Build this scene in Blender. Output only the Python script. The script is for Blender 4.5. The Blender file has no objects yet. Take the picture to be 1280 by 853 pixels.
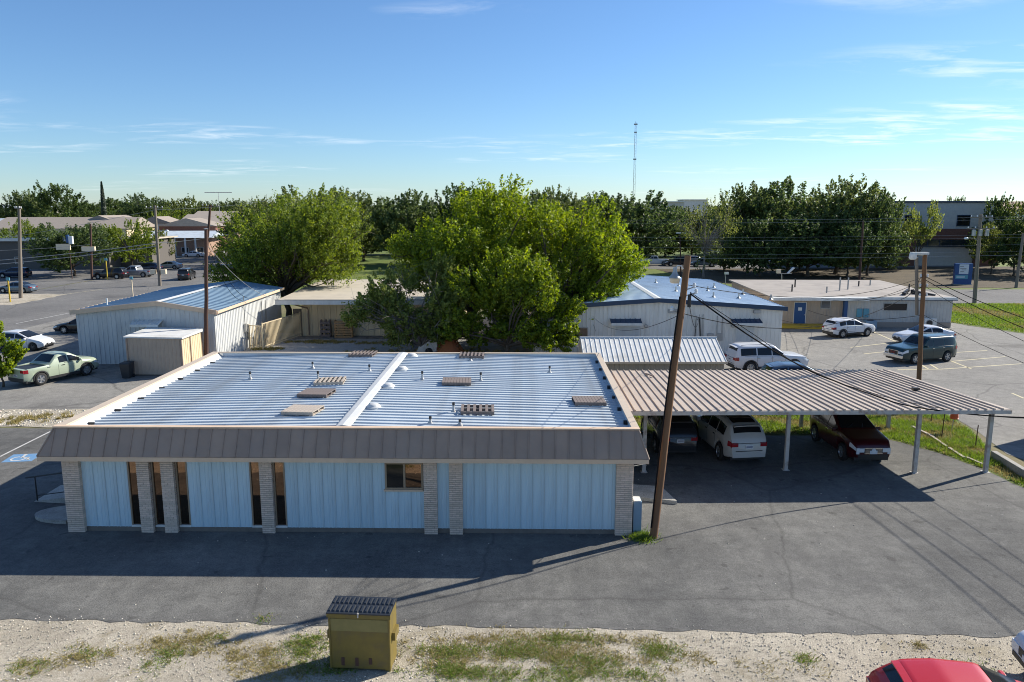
import bpy, bmesh, math, random
import numpy as np
from mathutils import Vector, Matrix
R = math.radians
rnd = random.Random(7)
scene = bpy.context.scene
C = scene.collection

# ------------------------------------------------------------ camera, sky, sun, exposure
CAM_H = 11.0
cam_d = bpy.data.cameras.new('camera'); cam = bpy.data.objects.new('camera', cam_d); C.objects.link(cam)
cam.location = (0, 0, CAM_H); cam.rotation_euler = (R(90 - 9.97), 0, 0)
cam_d.sensor_width = 36; cam_d.lens = 36 * 950 / 1280; cam_d.clip_start = .1; cam_d.clip_end = 6000
scene.camera = cam

SUN_EL, SUN_X, SUN_Y = R(32), .88, .475          # towards the sun: behind the building, to the right
sun_az = math.atan2(SUN_X, SUN_Y)                # clockwise from +Y
world = bpy.data.worlds.new('World'); scene.world = world; world.use_nodes = True
nt = world.node_tree; nt.nodes.clear()
N = nt.nodes.new; L = nt.links.new
out = N('ShaderNodeOutputWorld'); bg = N('ShaderNodeBackground'); bg.inputs['Strength'].default_value = .084
sky = N('ShaderNodeTexSky'); sky.sky_type = 'NISHITA'; sky.sun_disc = False
sky.sun_elevation = SUN_EL; sky.sun_rotation = sun_az; sky.altitude = 300; sky.air_density = 1.0; sky.dust_density = .15; sky.ozone_density = 5.0
tc = N('ShaderNodeTexCoord'); sep = N('ShaderNodeSeparateXYZ'); L(tc.outputs['Generated'], sep.inputs[0])
def wm(op, a, b=None, c=None):
    n = N('ShaderNodeMath'); n.operation = op
    for i, v in enumerate((a, b, c)):
        if v is None: continue
        if isinstance(v, (int, float)): n.inputs[i].default_value = v
        else: L(v, n.inputs[i])
    return n.outputs[0]
zc = wm('MAXIMUM', wm('ADD', sep.outputs[2], .04), .02)
comb = N('ShaderNodeCombineXYZ'); L(wm('DIVIDE', sep.outputs[0], zc), comb.inputs[0]); L(wm('DIVIDE', sep.outputs[1], zc), comb.inputs[1])
mp = N('ShaderNodeMapping'); mp.inputs['Scale'].default_value = (.62, 1.1, 1); mp.inputs['Location'].default_value = (8.19, 2.48, 0); mp.inputs['Rotation'].default_value = (0, 0, R(18))
L(comb.outputs[0], mp.inputs[0])
n1 = N('ShaderNodeTexNoise'); n1.inputs['Scale'].default_value = 2.6; n1.inputs['Detail'].default_value = 9; n1.inputs['Roughness'].default_value = .62; n1.inputs['Distortion'].default_value = .5
n2 = N('ShaderNodeTexNoise'); n2.inputs['Scale'].default_value = .42; n2.inputs['Detail'].default_value = 3
L(mp.outputs[0], n1.inputs['Vector']); L(mp.outputs[0], n2.inputs['Vector'])
fine = wm('MULTIPLY', wm('SUBTRACT', n1.outputs[0], .47), 5.0)
big = wm('MULTIPLY', wm('SUBTRACT', n2.outputs[0], .53), 7.0)
cl = N('ShaderNodeClamp'); L(fine, cl.inputs[0]); cl2 = N('ShaderNodeClamp'); L(big, cl2.inputs[0])
fade = N('ShaderNodeClamp'); L(wm('MULTIPLY', sep.outputs[2], 14.0), fade.inputs[0])
mask = wm('MULTIPLY', wm('MULTIPLY', wm('MULTIPLY', cl.outputs[0], cl2.outputs[0]), fade.outputs[0]), .72)
mx = N('ShaderNodeMixRGB'); L(mask, mx.inputs[0]); hsv = N('ShaderNodeHueSaturation'); hsv.inputs['Saturation'].default_value = 1.0; L(sky.outputs[0], hsv.inputs['Color'])
wb = N('ShaderNodeMixRGB'); wb.blend_type = 'MULTIPLY'; wb.inputs[0].default_value = 1; wb.inputs[2].default_value = (.83, .965, 1.09, 1); L(hsv.outputs[0], wb.inputs[1]); L(wb.outputs[0], mx.inputs[1]); mx.inputs[2].default_value = (9.0, 9.4, 9.8, 1)
L(mx.outputs[0], bg.inputs[0]); L(bg.outputs[0], out.inputs[0])

sd = bpy.data.lights.new('sun', 'SUN'); sun = bpy.data.objects.new('sun', sd); C.objects.link(sun)
sd.energy = 5.0; sd.angle = R(.53); sd.color = (1, .93, .82)
dirv = Vector((SUN_X, SUN_Y, 0)).normalized() * math.cos(SUN_EL) + Vector((0, 0, math.sin(SUN_EL)))
sun.rotation_euler = dirv.to_track_quat('Z', 'Y').to_euler(); sun.location = dirv * 200
scene.view_settings.view_transform = 'Standard'; scene.view_settings.look = 'None'
scene.view_settings.exposure = .68; scene.view_settings.gamma = 1
scene.render.engine = 'CYCLES'; scene.cycles.filter_width = 1.0

# ------------------------------------------------------------ pixel helpers (photograph measures -> metres on the ground)
PF, PCX, PCY = 950., 640., 426.5
PP = R(9.97)
def ray(x, y):
    u = (x - PCX) / PF; v = (PCY - y) / PF
    return (u, math.cos(PP) + v * math.sin(PP), -math.sin(PP) + v * math.cos(PP))
def G(x, y, z=0.):
    r = ray(x, y); t = (z - CAM_H) / r[2]; return (r[0] * t, r[1] * t)
def GY(x, y, Y):
    r = ray(x, y); t = Y / r[1]; return (r[0] * t, Y, CAM_H + r[2] * t)

# ------------------------------------------------------------ materials
M = {}
def material(name, col, rough=.6, metal=0., col2=None, scale=4., detail=5., amount=.5, bump=0., bscale=None, spec=.5, coat=0., stretch=None,
             grime=None, gscale=.6, gamt=.5, island=0., transl=0., objrand=0., coord='Object', alpha=None):
    m = bpy.data.materials.new(name); m.use_nodes = True; t = m.node_tree; b = t.nodes['Principled BSDF']
    b.inputs['Base Color'].default_value = (*col, 1); b.inputs['Roughness'].default_value = rough; b.inputs['Metallic'].default_value = metal
    b.inputs['Specular IOR Level'].default_value = spec
    if coat: b.inputs['Coat Weight'].default_value = coat; b.inputs['Coat Roughness'].default_value = .05
    ln = t.links.new; nn = t.nodes.new
    colsock = None
    vec = None
    if col2 is not None or bump or grime is not None:
        tc_ = nn('ShaderNodeTexCoord'); mp_ = nn('ShaderNodeMapping'); ln(tc_.outputs[coord], mp_.inputs[0])
        if stretch: mp_.inputs['Scale'].default_value = stretch
        vec = mp_.outputs[0]
    if col2 is not None:
        nz = nn('ShaderNodeTexNoise'); nz.inputs['Scale'].default_value = scale; nz.inputs['Detail'].default_value = detail; nz.inputs['Roughness'].default_value = .65
        ln(vec, nz.inputs['Vector'])
        rp = nn('ShaderNodeValToRGB'); rp.color_ramp.elements[0].position = .5 - .5 * amount * .6; rp.color_ramp.elements[1].position = .5 + .5 * amount * .6
        rp.color_ramp.elements[0].color = (*col, 1); rp.color_ramp.elements[1].color = (*col2, 1)
        ln(nz.outputs[0], rp.inputs[0]); colsock = rp.outputs[0]
    if grime is not None:
        g_ = nn('ShaderNodeTexNoise'); g_.inputs['Scale'].default_value = gscale; g_.inputs['Detail'].default_value = 8; g_.inputs['Roughness'].default_value = .7
        ln(vec, g_.inputs['Vector'])
        r2 = nn('ShaderNodeValToRGB'); r2.color_ramp.elements[0].position = .5; r2.color_ramp.elements[1].position = .72
        r2.color_ramp.elements[0].color = (0, 0, 0, 1); r2.color_ramp.elements[1].color = (gamt, gamt, gamt, 1)
        ln(g_.outputs[0], r2.inputs[0])
        mx_ = nn('ShaderNodeMixRGB'); ln(r2.outputs[0], mx_.inputs[0])
        if colsock: ln(colsock, mx_.inputs[1])
        else: mx_.inputs[1].default_value = (*col, 1)
        mx_.inputs[2].default_value = (*grime, 1); colsock = mx_.outputs[0]
    if island:
        ge = nn('ShaderNodeNewGeometry'); hs = nn('ShaderNodeHueSaturation')
        mr = nn('ShaderNodeMapRange'); ln(ge.outputs['Random Per Island'], mr.inputs[0]); mr.inputs[3].default_value = 1 - island; mr.inputs[4].default_value = 1 + island
        ln(mr.outputs[0], hs.inputs['Value'])
        mh = nn('ShaderNodeMapRange'); ln(ge.outputs['Random Per Island'], mh.inputs[0]); mh.inputs[3].default_value = .5 + island * .045; mh.inputs[4].default_value = .5 - island * .035
        ln(mh.outputs[0], hs.inputs['Hue'])
        if colsock: ln(colsock, hs.inputs['Color'])
        else: hs.inputs['Color'].default_value = (*col, 1)
        colsock = hs.outputs[0]
    if objrand:
        oi = nn('ShaderNodeObjectInfo'); ho = nn('ShaderNodeHueSaturation'); mo = nn('ShaderNodeMapRange'); ln(oi.outputs['Random'], mo.inputs[0]); mo.inputs[3].default_value = 1 - objrand; mo.inputs[4].default_value = 1 + objrand
        ln(mo.outputs[0], ho.inputs['Value'])
        if objrand > .2:
            mq = nn('ShaderNodeMapRange'); ln(oi.outputs['Random'], mq.inputs[0]); mq.inputs[3].default_value = .525; mq.inputs[4].default_value = .475; ln(mq.outputs[0], ho.inputs['Hue'])
        if colsock: ln(colsock, ho.inputs['Color'])
        else: ho.inputs['Color'].default_value = (*col, 1)
        colsock = ho.outputs[0]
    if colsock: ln(colsock, b.inputs['Base Color'])
    if bump:
        nb = nn('ShaderNodeTexNoise'); nb.inputs['Scale'].default_value = bscale or scale * 4; nb.inputs['Detail'].default_value = 4; ln(vec, nb.inputs['Vector'])
        bp = nn('ShaderNodeBump'); bp.inputs['Strength'].default_value = bump; bp.inputs['Distance'].default_value = .02; ln(nb.outputs[0], bp.inputs['Height']); ln(bp.outputs[0], b.inputs['Normal'])
    if transl:
        tr = nn('ShaderNodeBsdfTranslucent'); ms = nn('ShaderNodeMixShader'); ms.inputs[0].default_value = transl
        hs2 = nn('ShaderNodeHueSaturation'); hs2.inputs['Hue'].default_value = .488; hs2.inputs['Saturation'].default_value = 1.1; hs2.inputs['Value'].default_value = 1.9
        if colsock: ln(colsock, hs2.inputs['Color'])
        else: hs2.inputs['Color'].default_value = (*col, 1)
        ln(hs2.outputs[0], tr.inputs[0]); ln(b.outputs[0], ms.inputs[1]); ln(tr.outputs[0], ms.inputs[2]); ln(ms.outputs[0], t.nodes['Material Output'].inputs[0])
    M[name] = m
    return m
def ground_mat(name, c1, c2, speck=.0, crack=0., stain=None, sscale=.25, big=.12, rough=.9, fine=28., bump=.5, tracks=False):
    """rough paved / loose ground: wide patches, fine aggregate, stains and cracks"""
    m = bpy.data.materials.new(name); m.use_nodes = True; t = m.node_tree; b = t.nodes['Principled BSDF']; ln = t.links.new; nn = t.nodes.new
    b.inputs['Roughness'].default_value = rough; b.inputs['Specular IOR Level'].default_value = .25
    tc_ = nn('ShaderNodeTexCoord'); v = tc_.outputs['Object']
    def noise(s, d, r=.6, vv=None, dist=0.):
        n = nn('ShaderNodeTexNoise'); n.inputs['Scale'].default_value = s; n.inputs['Detail'].default_value = d; n.inputs['Roughness'].default_value = r; n.inputs['Distortion'].default_value = dist
        ln(vv or v, n.inputs['Vector']); return n.outputs[0]
    def ramp(f, p0, p1, a=(0, 0, 0), bcol=(1, 1, 1)):
        r_ = nn('ShaderNodeValToRGB'); r_.color_ramp.elements[0].position = p0; r_.color_ramp.elements[1].position = p1
        r_.color_ramp.elements[0].color = (*a, 1); r_.color_ramp.elements[1].color = (*bcol, 1); ln(f, r_.inputs[0]); return r_.outputs[0]
    def mix(f, a, bb, mode='MIX'):
        x = nn('ShaderNodeMixRGB'); x.blend_type = mode
        for i, s in enumerate((f, a, bb)):
            if hasattr(s, 'links'): ln(s, x.inputs[i])
            elif isinstance(s, (int, float)): x.inputs[i].default_value = s
            else: x.inputs[i].default_value = (*s, 1)
        return x.outputs[0]
    col = ramp(noise(big, 6, .7), .35, .65, c1, c2)
    f = noise(fine, 3, .7)
    col = mix(1., col, ramp(f, .3, .7, (.62, .62, .62), (1.3, 1.3, 1.3)), 'MULTIPLY')
    col = mix(1., col, ramp(noise(2.2, 5, .7), .3, .7, (.82, .82, .82), (1.15, 1.15, 1.15)), 'MULTIPLY')
    if tracks:
        mp_ = nn('ShaderNodeMapping'); mp_.inputs['Scale'].default_value = (.05, .9, 1); ln(v, mp_.inputs[0])
        col = mix(1., col, ramp(noise(1.4, 5, .6, mp_.outputs[0], .4), .35, .68, (.92, .92, .92), (1.06, 1.06, 1.05)), 'MULTIPLY')
        mp2 = nn('ShaderNodeMapping'); mp2.inputs['Scale'].default_value = (.9, .06, 1); mp2.inputs['Rotation'].default_value = (0, 0, R(28)); ln(v, mp2.inputs[0])
        col = mix(1., col, ramp(noise(1.9, 6, .65, mp2.outputs[0], .7), .40, .66, (.93, .93, .93), (1.06, 1.06, 1.05)), 'MULTIPLY')
        col = mix(ramp(noise(.8, 8, .75, None, 1.2), .60, .70, (0, 0, 0), (.5,) * 3), col, (.24, .235, .22))
        col = mix(ramp(noise(1.7, 3, .5, None, .3), .665, .70, (0, 0, 0), (.55,) * 3), col, (.055, .053, .05))
    if speck:
        vo = nn('ShaderNodeTexVoronoi'); vo.inputs['Scale'].default_value = 16; ln(v, vo.inputs['Vector'])
        col = mix(ramp(vo.outputs['Color'], .80, .9, (0, 0, 0), (speck,) * 3), col, (.08, .075, .07))
    if stain is not None:
        col = mix(ramp(noise(sscale, 7, .72, None, .6), .54, .68, (0, 0, 0), (.75,) * 3), col, stain)
    if crack:
        wv = nn('ShaderNodeTexNoise'); wv.inputs['Scale'].default_value = .35; wv.inputs['Detail'].default_value = 5; ln(v, wv.inputs['Vector'])
        ad = nn('ShaderNodeMixRGB'); ad.inputs[0].default_value = 1.; ln(v, ad.inputs[1]); ad.blend_type = 'ADD'; ln(wv.outputs['Color'], ad.inputs[2])
        v2 = nn('ShaderNodeTexVoronoi'); v2.feature = 'DISTANCE_TO_EDGE'; v2.inputs['Scale'].default_value = .085; ln(ad.outputs[0], v2.inputs['Vector'])
        col = mix(ramp(v2.outputs['Distance'], .001, .006, (crack,) * 3, (0, 0, 0)), col, (.05, .048, .045))
    ln(col, b.inputs['Base Color'])
    bp = nn('ShaderNodeBump'); bp.inputs['Strength'].default_value = bump; bp.inputs['Distance'].default_value = .03; ln(f, bp.inputs['Height']); ln(bp.outputs[0], b.inputs['Normal'])
    M[name] = m
    return m

ground_mat('dry_ground', (.20, .17, .09), (.10, .13, .045), bump=.6, big=.05)
ground_mat('mulch_tree_shade', (.075, .06, .038), (.11, .085, .05), bump=.7, big=.3, fine=9)
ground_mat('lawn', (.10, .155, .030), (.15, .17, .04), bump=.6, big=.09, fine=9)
ground_mat('asphalt', (.100, .100, .097), (.185, .182, .170), crack=.4, big=.16, tracks=True, stain=(.10, .098, .094), sscale=.35)
ground_mat('old_asphalt', (.20, .193, .178), (.27, .26, .235), crack=.5, stain=(.10, .095, .085), sscale=.16, big=.14)
ground_mat('street_asphalt', (.14, .137, .132), (.20, .195, .185), crack=.5, stain=(.10, .098, .095), sscale=.09, big=.07)
ground_mat('gravel', (.36, .32, .25), (.50, .45, .36), speck=.45, stain=(.25, .21, .13), sscale=.55, fine=30, bump=.9, big=.3)
ground_mat('concrete_flat', (.34, .33, .30), (.42, .40, .36), stain=(.2, .19, .17), bump=.3)
material('yellow_paint', (.66, .58, .34), .8, col2=(.42, .38, .26), scale=6, amount=.8)
material('white_paint_line', (.65, .65, .62), .8, col2=(.35, .34, .32), scale=6, amount=.8)
material('blue_paint', (.10, .24, .44), .8, col2=(.16, .28, .42), scale=5)
material('white_metal', (.72, .72, .69), .5, col2=(.62, .62, .58), scale=1.5, grime=(.40, .36, .30), gscale=.9, gamt=.45, stretch=(1, 1, .25))
material('wall_blue', (.54, .69, .75), .55, col2=(.49, .64, .71), scale=2.2, grime=(.40, .43, .43), gscale=1.6, gamt=.6, stretch=(1, 1, .35), objrand=.05)
material('wall_warm', (.80, .76, .68), .55, col2=(.72, .68, .61), scale=2.2, grime=(.50, .45, .37), gscale=1.1, gamt=.5, stretch=(1, 1, .2))
material('wall_white', (.60, .61, .59), .55, col2=(.53, .54, .53), scale=2.2, grime=(.36, .36, .35), gscale=1.1, gamt=.35, stretch=(1, 1, .2))
material('wall_cream', (.70, .58, .37), .6, col2=(.62, .51, .33), scale=1.2, grime=(.35, .28, .2), gscale=.9, gamt=.4, stretch=(1, 1, .2))
material('wall_tan', (.44, .355, .275), .6, col2=(.39, .315, .245), scale=1.4)
material('underside_shade', (.13, .115, .10), .8, col2=(.10, .09, .08), scale=1.5)  # shade under the carport roof put into the colour
material('roof_galvalume', (.53, .59, .63), .5, .0, col2=(.47, .53, .57), scale=.7, grime=(.36, .36, .34), gscale=.7, gamt=.6, objrand=.05)
material('ridge_white', (.62, .63, .62), .5, col2=(.54, .55, .54), scale=1.5)
material('roof_blue_white', (.50, .62, .74), .5, .0, col2=(.44, .56, .68), scale=.5, grime=(.26, .3, .36), gscale=.4)
material('roof_grey_blue', (.22, .33, .43), .55, .0, col2=(.19, .29, .38), scale=.4, grime=(.3, .36, .4), gscale=.5, gamt=.4)
material('mansard_brown', (.36, .265, .20), .6, .0, col2=(.31, .23, .178), scale=1.3, grime=(.29, .25, .22), gscale=1.2, gamt=.4, objrand=.06)
material('fascia_tan', (.68, .51, .36), .6, col2=(.60, .45, .32), scale=2)
material('parapet_tan', (.56, .46, .35), .6, col2=(.49, .41, .32), scale=1.5)
material('brick_pale', (.72, .585, .47), .9, col2=(.60, .48, .39), scale=9, bump=.4, bscale=40, island=.12)
material('mortar', (.34, .28, .23), .95)
material('brick_red', (.22, .10, .07), .9, col2=(.16, .075, .055), scale=3, bump=.3)
material('brick_tan', (.36, .24, .17), .9, col2=(.28, .18, .13), scale=3, bump=.3)
material('foundation', (.22, .19, .16), .9, col2=(.14, .12, .10), scale=3, amount=.9, bump=.4)
material('bronze_frame', (.30, .23, .16), .5)
material('bronze_glass', (.20, .135, .095), .03, 1.)
material('dark_glass', (.012, .014, .016), .08, spec=.45)
material('window_glass', (.03, .04, .045), .08, spec=.9)
material('wood_grey', (.20, .165, .15), .9, col2=(.14, .115, .105), scale=6, stretch=(1, 6, 1), island=.15)
material('wood_pale', (.46, .40, .33), .9, col2=(.36, .31, .26), scale=6, island=.15)
material('wood_warm', (.42, .27, .13), .9, col2=(.32, .2, .1), scale=6, island=.2)
material('pole_wood', (.23, .12, .055), .9, col2=(.145, .075, .04), scale=3, amount=.9, stretch=(3, 3, .12), bump=.5, bscale=9)
material('pole_grey', (.24, .20, .16), .9, col2=(.17, .145, .12), scale=3, stretch=(3, 3, .15), bump=.4, bscale=9)
material('pole_dark', (.10, .05, .035), .9, col2=(.075, .04, .03), scale=3, stretch=(3, 3, .15))
material('cable', (.012, .012, .013), .9, spec=.08)
material('cable_grey', (.36, .36, .36), .7)
material('galv_metal', (.42, .42, .41), .45, .5, col2=(.34, .34, .33), scale=3)
material('rusty_white', (.52, .50, .46), .7, col2=(.44, .41, .37), scale=3, grime=(.20, .09, .04), gscale=2.2, gamt=.9)
material('carport_roof', (.50, .41, .32), .55, .0, col2=(.43, .355, .285), scale=.8, grime=(.30, .25, .20), gscale=.7, gamt=.6, objrand=.06)
material('lamp_amber_clear', (.62, .62, .6), .12)
material('plastic_black', (.02, .02, .021), .5)
material('rubber', (.018, .018, .018), .85)
material('rim_metal', (.45, .46, .47), .3, .8)
material('rim_dark', (.08, .08, .085), .4, .5)
material('chrome', (.7, .7, .7), .12, 1.)
material('lamp_clear', (.65, .68, .70), .1, spec=.9)
material('lamp_red', (.28, .01, .015), .15, spec=.8)
material('plate_white', (.62, .64, .66), .5)
material('plate_ink', (.04, .06, .16), .6)
material('glass_lamp', (.75, .62, .45), .3)
material('dumpster_olive', (.19, .14, .028), .55, col2=(.155, .115, .025), scale=2.5, grime=(.13, .10, .045), gscale=2.6, gamt=.9, bump=.3)
material('dumpster_patch', (.24, .20, .07), .7, col2=(.20, .17, .06), scale=4)
material('lid_black', (.022, .026, .032), .45)
material('grass_blade', (.13, .20, .03), .7, island=.35, transl=.35)
material('grass_dry', (.27, .23, .085), .8, island=.35, transl=.25)
material('pebble', (.54, .50, .42), .9, island=.45)
material('orange_plastic', (.62, .10, .02), .5)
material('blue_metal', (.025, .09, .24), .5)
material('blue_door', (.02, .075, .22), .5)
material('trim_navy', (.02, .05, .10), .5)
material('yellow_curb', (.52, .36, .03), .7)
material('curtain', (.3, .3, .3), .9)
material('shingle', (.34, .29, .24), .9, col2=(.28, .24, .20), scale=3, bump=.3)
material('flat_roof_tan', (.36, .325, .285), .9, col2=(.30, .27, .24), scale=.6, grime=(.22, .2, .18), gscale=.3)
material('flat_roof_cream', (.52, .46, .36), .85, col2=(.45, .40, .32), scale=.6, grime=(.35, .3, .24), gscale=.35)
material('stucco', (.56, .53, .48), .9, col2=(.49, .47, .43), scale=2)
material('stucco_dark', (.12, .11, .10), .9)
material('sign_white', (.65, .68, .70), .5)
material('sign_blue', (.015, .07, .22), .4)
material('sign_teal', (.10, .30, .38), .5)
material('bark', (.11, .085, .06), .95, col2=(.07, .055, .04), scale=4, stretch=(2, 2, .4), bump=.6)
material('bark_grey', (.25, .22, .20), .95, col2=(.18, .16, .14), scale=4)
material('leaf_bright', (.165, .225, .022), .5, island=.55, transl=.48, spec=.35)
material('leaf_mid', (.135, .185, .024), .5, island=.55, transl=.44, spec=.35)
material('leaf_olive', (.185, .225, .055), .6, island=.45, transl=.45, spec=.3)
material('leaf_oak', (.092, .130, .040), .5, island=.5, objrand=.28, transl=.36, spec=.3)
material('leaf_oak2', (.095, .130, .032), .5, island=.5, objrand=.28, transl=.36, spec=.3)
material('leaf_cypress', (.03, .05, .022), .6, island=.3, transl=.1)
material('leaf_brown', (.30, .10, .03), .8, island=.3)
material('cypress_bark', (.1, .08, .06), .9)

def paint(name, col, rough=.28, metal=0.):
    return material('paint_' + name, col, rough, metal, coat=.5, spec=.4)
paint('white', (.66, .67, .68)); paint('pearl', (.46, .46, .44)); paint('silver', (.36, .37, .38), .3, .5); paint('black', (.012, .012, .014))
paint('maroon', (.050, .002, .005), .35, .0); paint('teal', (.006, .036, .040), .3, .0); paint('sage', (.37, .43, .32)); paint('red', (.44, .004, .010), .4)
paint('navy', (.012, .025, .06), .25, .3); paint('charcoal', (.03, .032, .036), .25, .3); paint('steel', (.10, .14, .18), .25, .4)

# ------------------------------------------------------------ mesh helpers
class MB:
    def __init__(s): s.v = []; s.f = []
    def add(s, vs, fs):
        o = len(s.v); s.v += [tuple(p) for p in vs]; s.f += [tuple(i + o for i in f) for f in fs]; return s
    def box(s, x0, y0, z0, x1, y1, z1):
        return s.add([(x0,y0,z0),(x1,y0,z0),(x1,y1,z0),(x0,y1,z0),(x0,y0,z1),(x1,y0,z1),(x1,y1,z1),(x0,y1,z1)],
                     [(3,2,1,0),(4,5,6,7),(0,1,5,4),(1,2,6,5),(2,3,7,6),(3,0,4,7)])
    def cbox(s, c, d): return s.box(c[0]-d[0]/2, c[1]-d[1]/2, c[2]-d[2]/2, c[0]+d[0]/2, c[1]+d[1]/2, c[2]+d[2]/2)
    def hexa(s, b4, t4):
        return s.add(list(b4) + list(t4), [(3,2,1,0),(4,5,6,7),(0,1,5,4),(1,2,6,5),(2,3,7,6),(3,0,4,7)])
    def poly(s, pts): return s.add(pts, [tuple(range(len(pts)))])
    def prism(s, pts, z0, z1):
        n = len(pts); vs = [(x, y, z0) for x, y in pts] + [(x, y, z1) for x, y in pts]
        return s.add(vs, [tuple(reversed(range(n))), tuple(range(n, 2*n))] + [(i, (i+1) % n, n+(i+1) % n, n+i) for i in range(n)])
    def extr(s, prof, axis, a, b):
        """profile (two coords) swept along axis from a to b; profile counter-clockwise when looking against the axis"""
        n = len(prof)
        def P(p, t): return (t, p[0], p[1]) if axis == 'x' else ((p[0], t, p[1]) if axis == 'y' else (p[0], p[1], t))
        vs = [P(p, a) for p in prof] + [P(p, b) for p in prof]
        return s.add(vs, [tuple(reversed(range(n))), tuple(range(n, 2*n))] + [(i, (i+1) % n, n+(i+1) % n, n+i) for i in range(n)])
    def tube(s, path, rad, n=8, cap=True):
        pts = [Vector(p) for p in path]; m = len(pts)
        if isinstance(rad, (int, float)): rad = [rad] * m
        o = len(s.v); up = None
        for i, p in enumerate(pts):
            d = (pts[min(i+1, m-1)] - pts[max(i-1, 0)])
            d = d.normalized() if d.length > 1e-9 else Vector((0, 0, 1))
            if up is None: up = Vector((0, 0, 1)) if abs(d.z) < .9 else Vector((1, 0, 0))
            a = d.cross(up); a = a.normalized() if a.length > 1e-6 else d.orthogonal().normalized()
            b = a.cross(d).normalized(); up = b
            for k in range(n):
                t = 2 * math.pi * k / n
                s.v.append(tuple(p + (a * math.cos(t) + b * math.sin(t)) * rad[i]))
        for i in range(m - 1):
            for k in range(n):
                k2 = (k + 1) % n
                s.f.append((o + i*n + k, o + i*n + k2, o + (i+1)*n + k2, o + (i+1)*n + k))
        if cap:
            s.f.append(tuple(o + k for k in reversed(range(n)))); s.f.append(tuple(o + (m-1)*n + k for k in range(n)))
        return s
    def lathe(s, prof, n=16, c=(0, 0, 0), axis='z'):
        o = len(s.v); m = len(prof)
        for r, h in prof:
            for k in range(n):
                t = 2 * math.pi * k / n; x, y = r * math.cos(t), r * math.sin(t)
                p = (x, y, h) if axis == 'z' else ((x, h, y) if axis == 'y' else (h, x, y))
                s.v.append((p[0]+c[0], p[1]+c[1], p[2]+c[2]))
        for i in range(m - 1):
            for k in range(n):
                k2 = (k + 1) % n; s.f.append((o+i*n+k, o+i*n+k2, o+(i+1)*n+k2, o+(i+1)*n+k))
        return s
    def mesh(s, name, mat=None, smooth=False):
        me = bpy.data.meshes.new(name); me.from_pydata(s.v, [], s.f)
        bm = bmesh.new(); bm.from_mesh(me); bmesh.ops.recalc_face_normals(bm, faces=bm.faces[:]); bm.to_mesh(me); bm.free()
        if mat: me.materials.append(M[mat] if isinstance(mat, str) else mat)
        if smooth:
            me.polygons.foreach_set('use_smooth', [True] * len(me.polygons))
        me.update(); return me
    def build(s, name, mat, parent=None, smooth=False, sharp=None):
        o = bpy.data.objects.new(name, s.mesh(name, mat, smooth)); C.objects.link(o)
        if parent: o.parent = parent
        if sharp:
            o.data.set_sharp_from_angle(angle=R(sharp))
        return o
def inst(name, me, parent=None, loc=(0,0,0), rot=(0,0,0), scale=(1,1,1)):
    o = bpy.data.objects.new(name, me); C.objects.link(o); o.location = loc; o.rotation_euler = rot; o.scale = scale
    if parent: o.parent = parent
    return o
def thing(name, label, cat, loc=(0,0,0), rz=0., group=None):
    o = bpy.data.objects.new(name, None); C.objects.link(o); o.empty_display_size = .3
    o.location = loc; o.rotation_euler = (0, 0, rz); tag(o, label, cat, group); return o
def tag(o, label, cat, group=None):
    o['label'] = label; o['category'] = cat
    if group: o['group'] = group
    return o
def kind(o, k): o['kind'] = k; return o
def copy_tree(o, parent=None):
    c = o.copy(); C.objects.link(c)
    if parent: c.parent = parent
    for ch in o.children: copy_tree(ch, c)
    return c
def bevelled(o, w=.01, seg=2):
    m = o.modifiers.new('bevel', 'BEVEL'); m.width = w; m.segments = seg; m.limit_method = 'ANGLE'; m.angle_limit = R(40); return o
def sheet(name, pts, z, mat, kd='structure'):
    """flat ground sheet; outline gets small irregular steps so paved edges look worn"""
    o = MB().poly([(x, y, z) for x, y in pts]).build(name, mat); o['kind'] = kd; return o
def open_ragged(pts, step=.8, amp=.12, seed=1):
    r = random.Random(seed); o = []
    for a, b in zip(pts[:-1], pts[1:]):
        a = Vector(a); b = Vector(b); d = b - a; k = max(1, int(d.length / step)); nrm = Vector((-d.y, d.x)).normalized()
        for j in range(k):
            p = a + d * (j / k) + (nrm * r.uniform(-amp, amp) if j else Vector((0, 0))); o.append((p.x, p.y))
    o.append(tuple(pts[-1])); return o
def ragged(pts, step=.8, amp=.12, seed=1):
    r = random.Random(seed); o = []
    n = len(pts)
    for i in range(n):
        a = Vector(pts[i]); b = Vector(pts[(i+1) % n]); d = b - a; k = max(1, int(d.length / step)); k = min(k, 150)
        nrm = Vector((-d.y, d.x)).normalized() if d.length else Vector((0, 0))
        for j in range(k):
            p = a + d * (j / k)
            if j: p += nrm * r.uniform(-amp, amp)
            o.append((p.x, p.y))
    return o
# ============================================================ GROUND
sheet('ground', [(-3000,-300),(3000,-300),(3000,3000),(-3000,3000)], 0, 'dry_ground')
sheet('gravel_verge', [(-70,-5),(70,-5),(70,20),(-70,22)], .006, 'gravel')
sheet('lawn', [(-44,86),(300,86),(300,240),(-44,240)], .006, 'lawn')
lot = open_ragged([(-45,19.95),(45,17.15)], .45, .09, 3) + [(45,25)] + open_ragged([(20.6,26.5),(20.2,30.7),(19.4,33.2),(17.8,35.7),(3,36.0)], .5, .07, 4) + [(-45,37.8)]
sheet('asphalt_lane', lot, .016, 'asphalt')
sheet('gravel_patch', ragged([(-45,37.4),(-13,37.2),(-13,40.8),(-45,40.4)], .6, .12, 8), .022, 'gravel')
sheet('parking_court', [(-45,40.4),(-3,40.8),(-3,64),(-18,66),(-31,70),(-31,92),(-45,92)], .012, 'old_asphalt')
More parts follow.
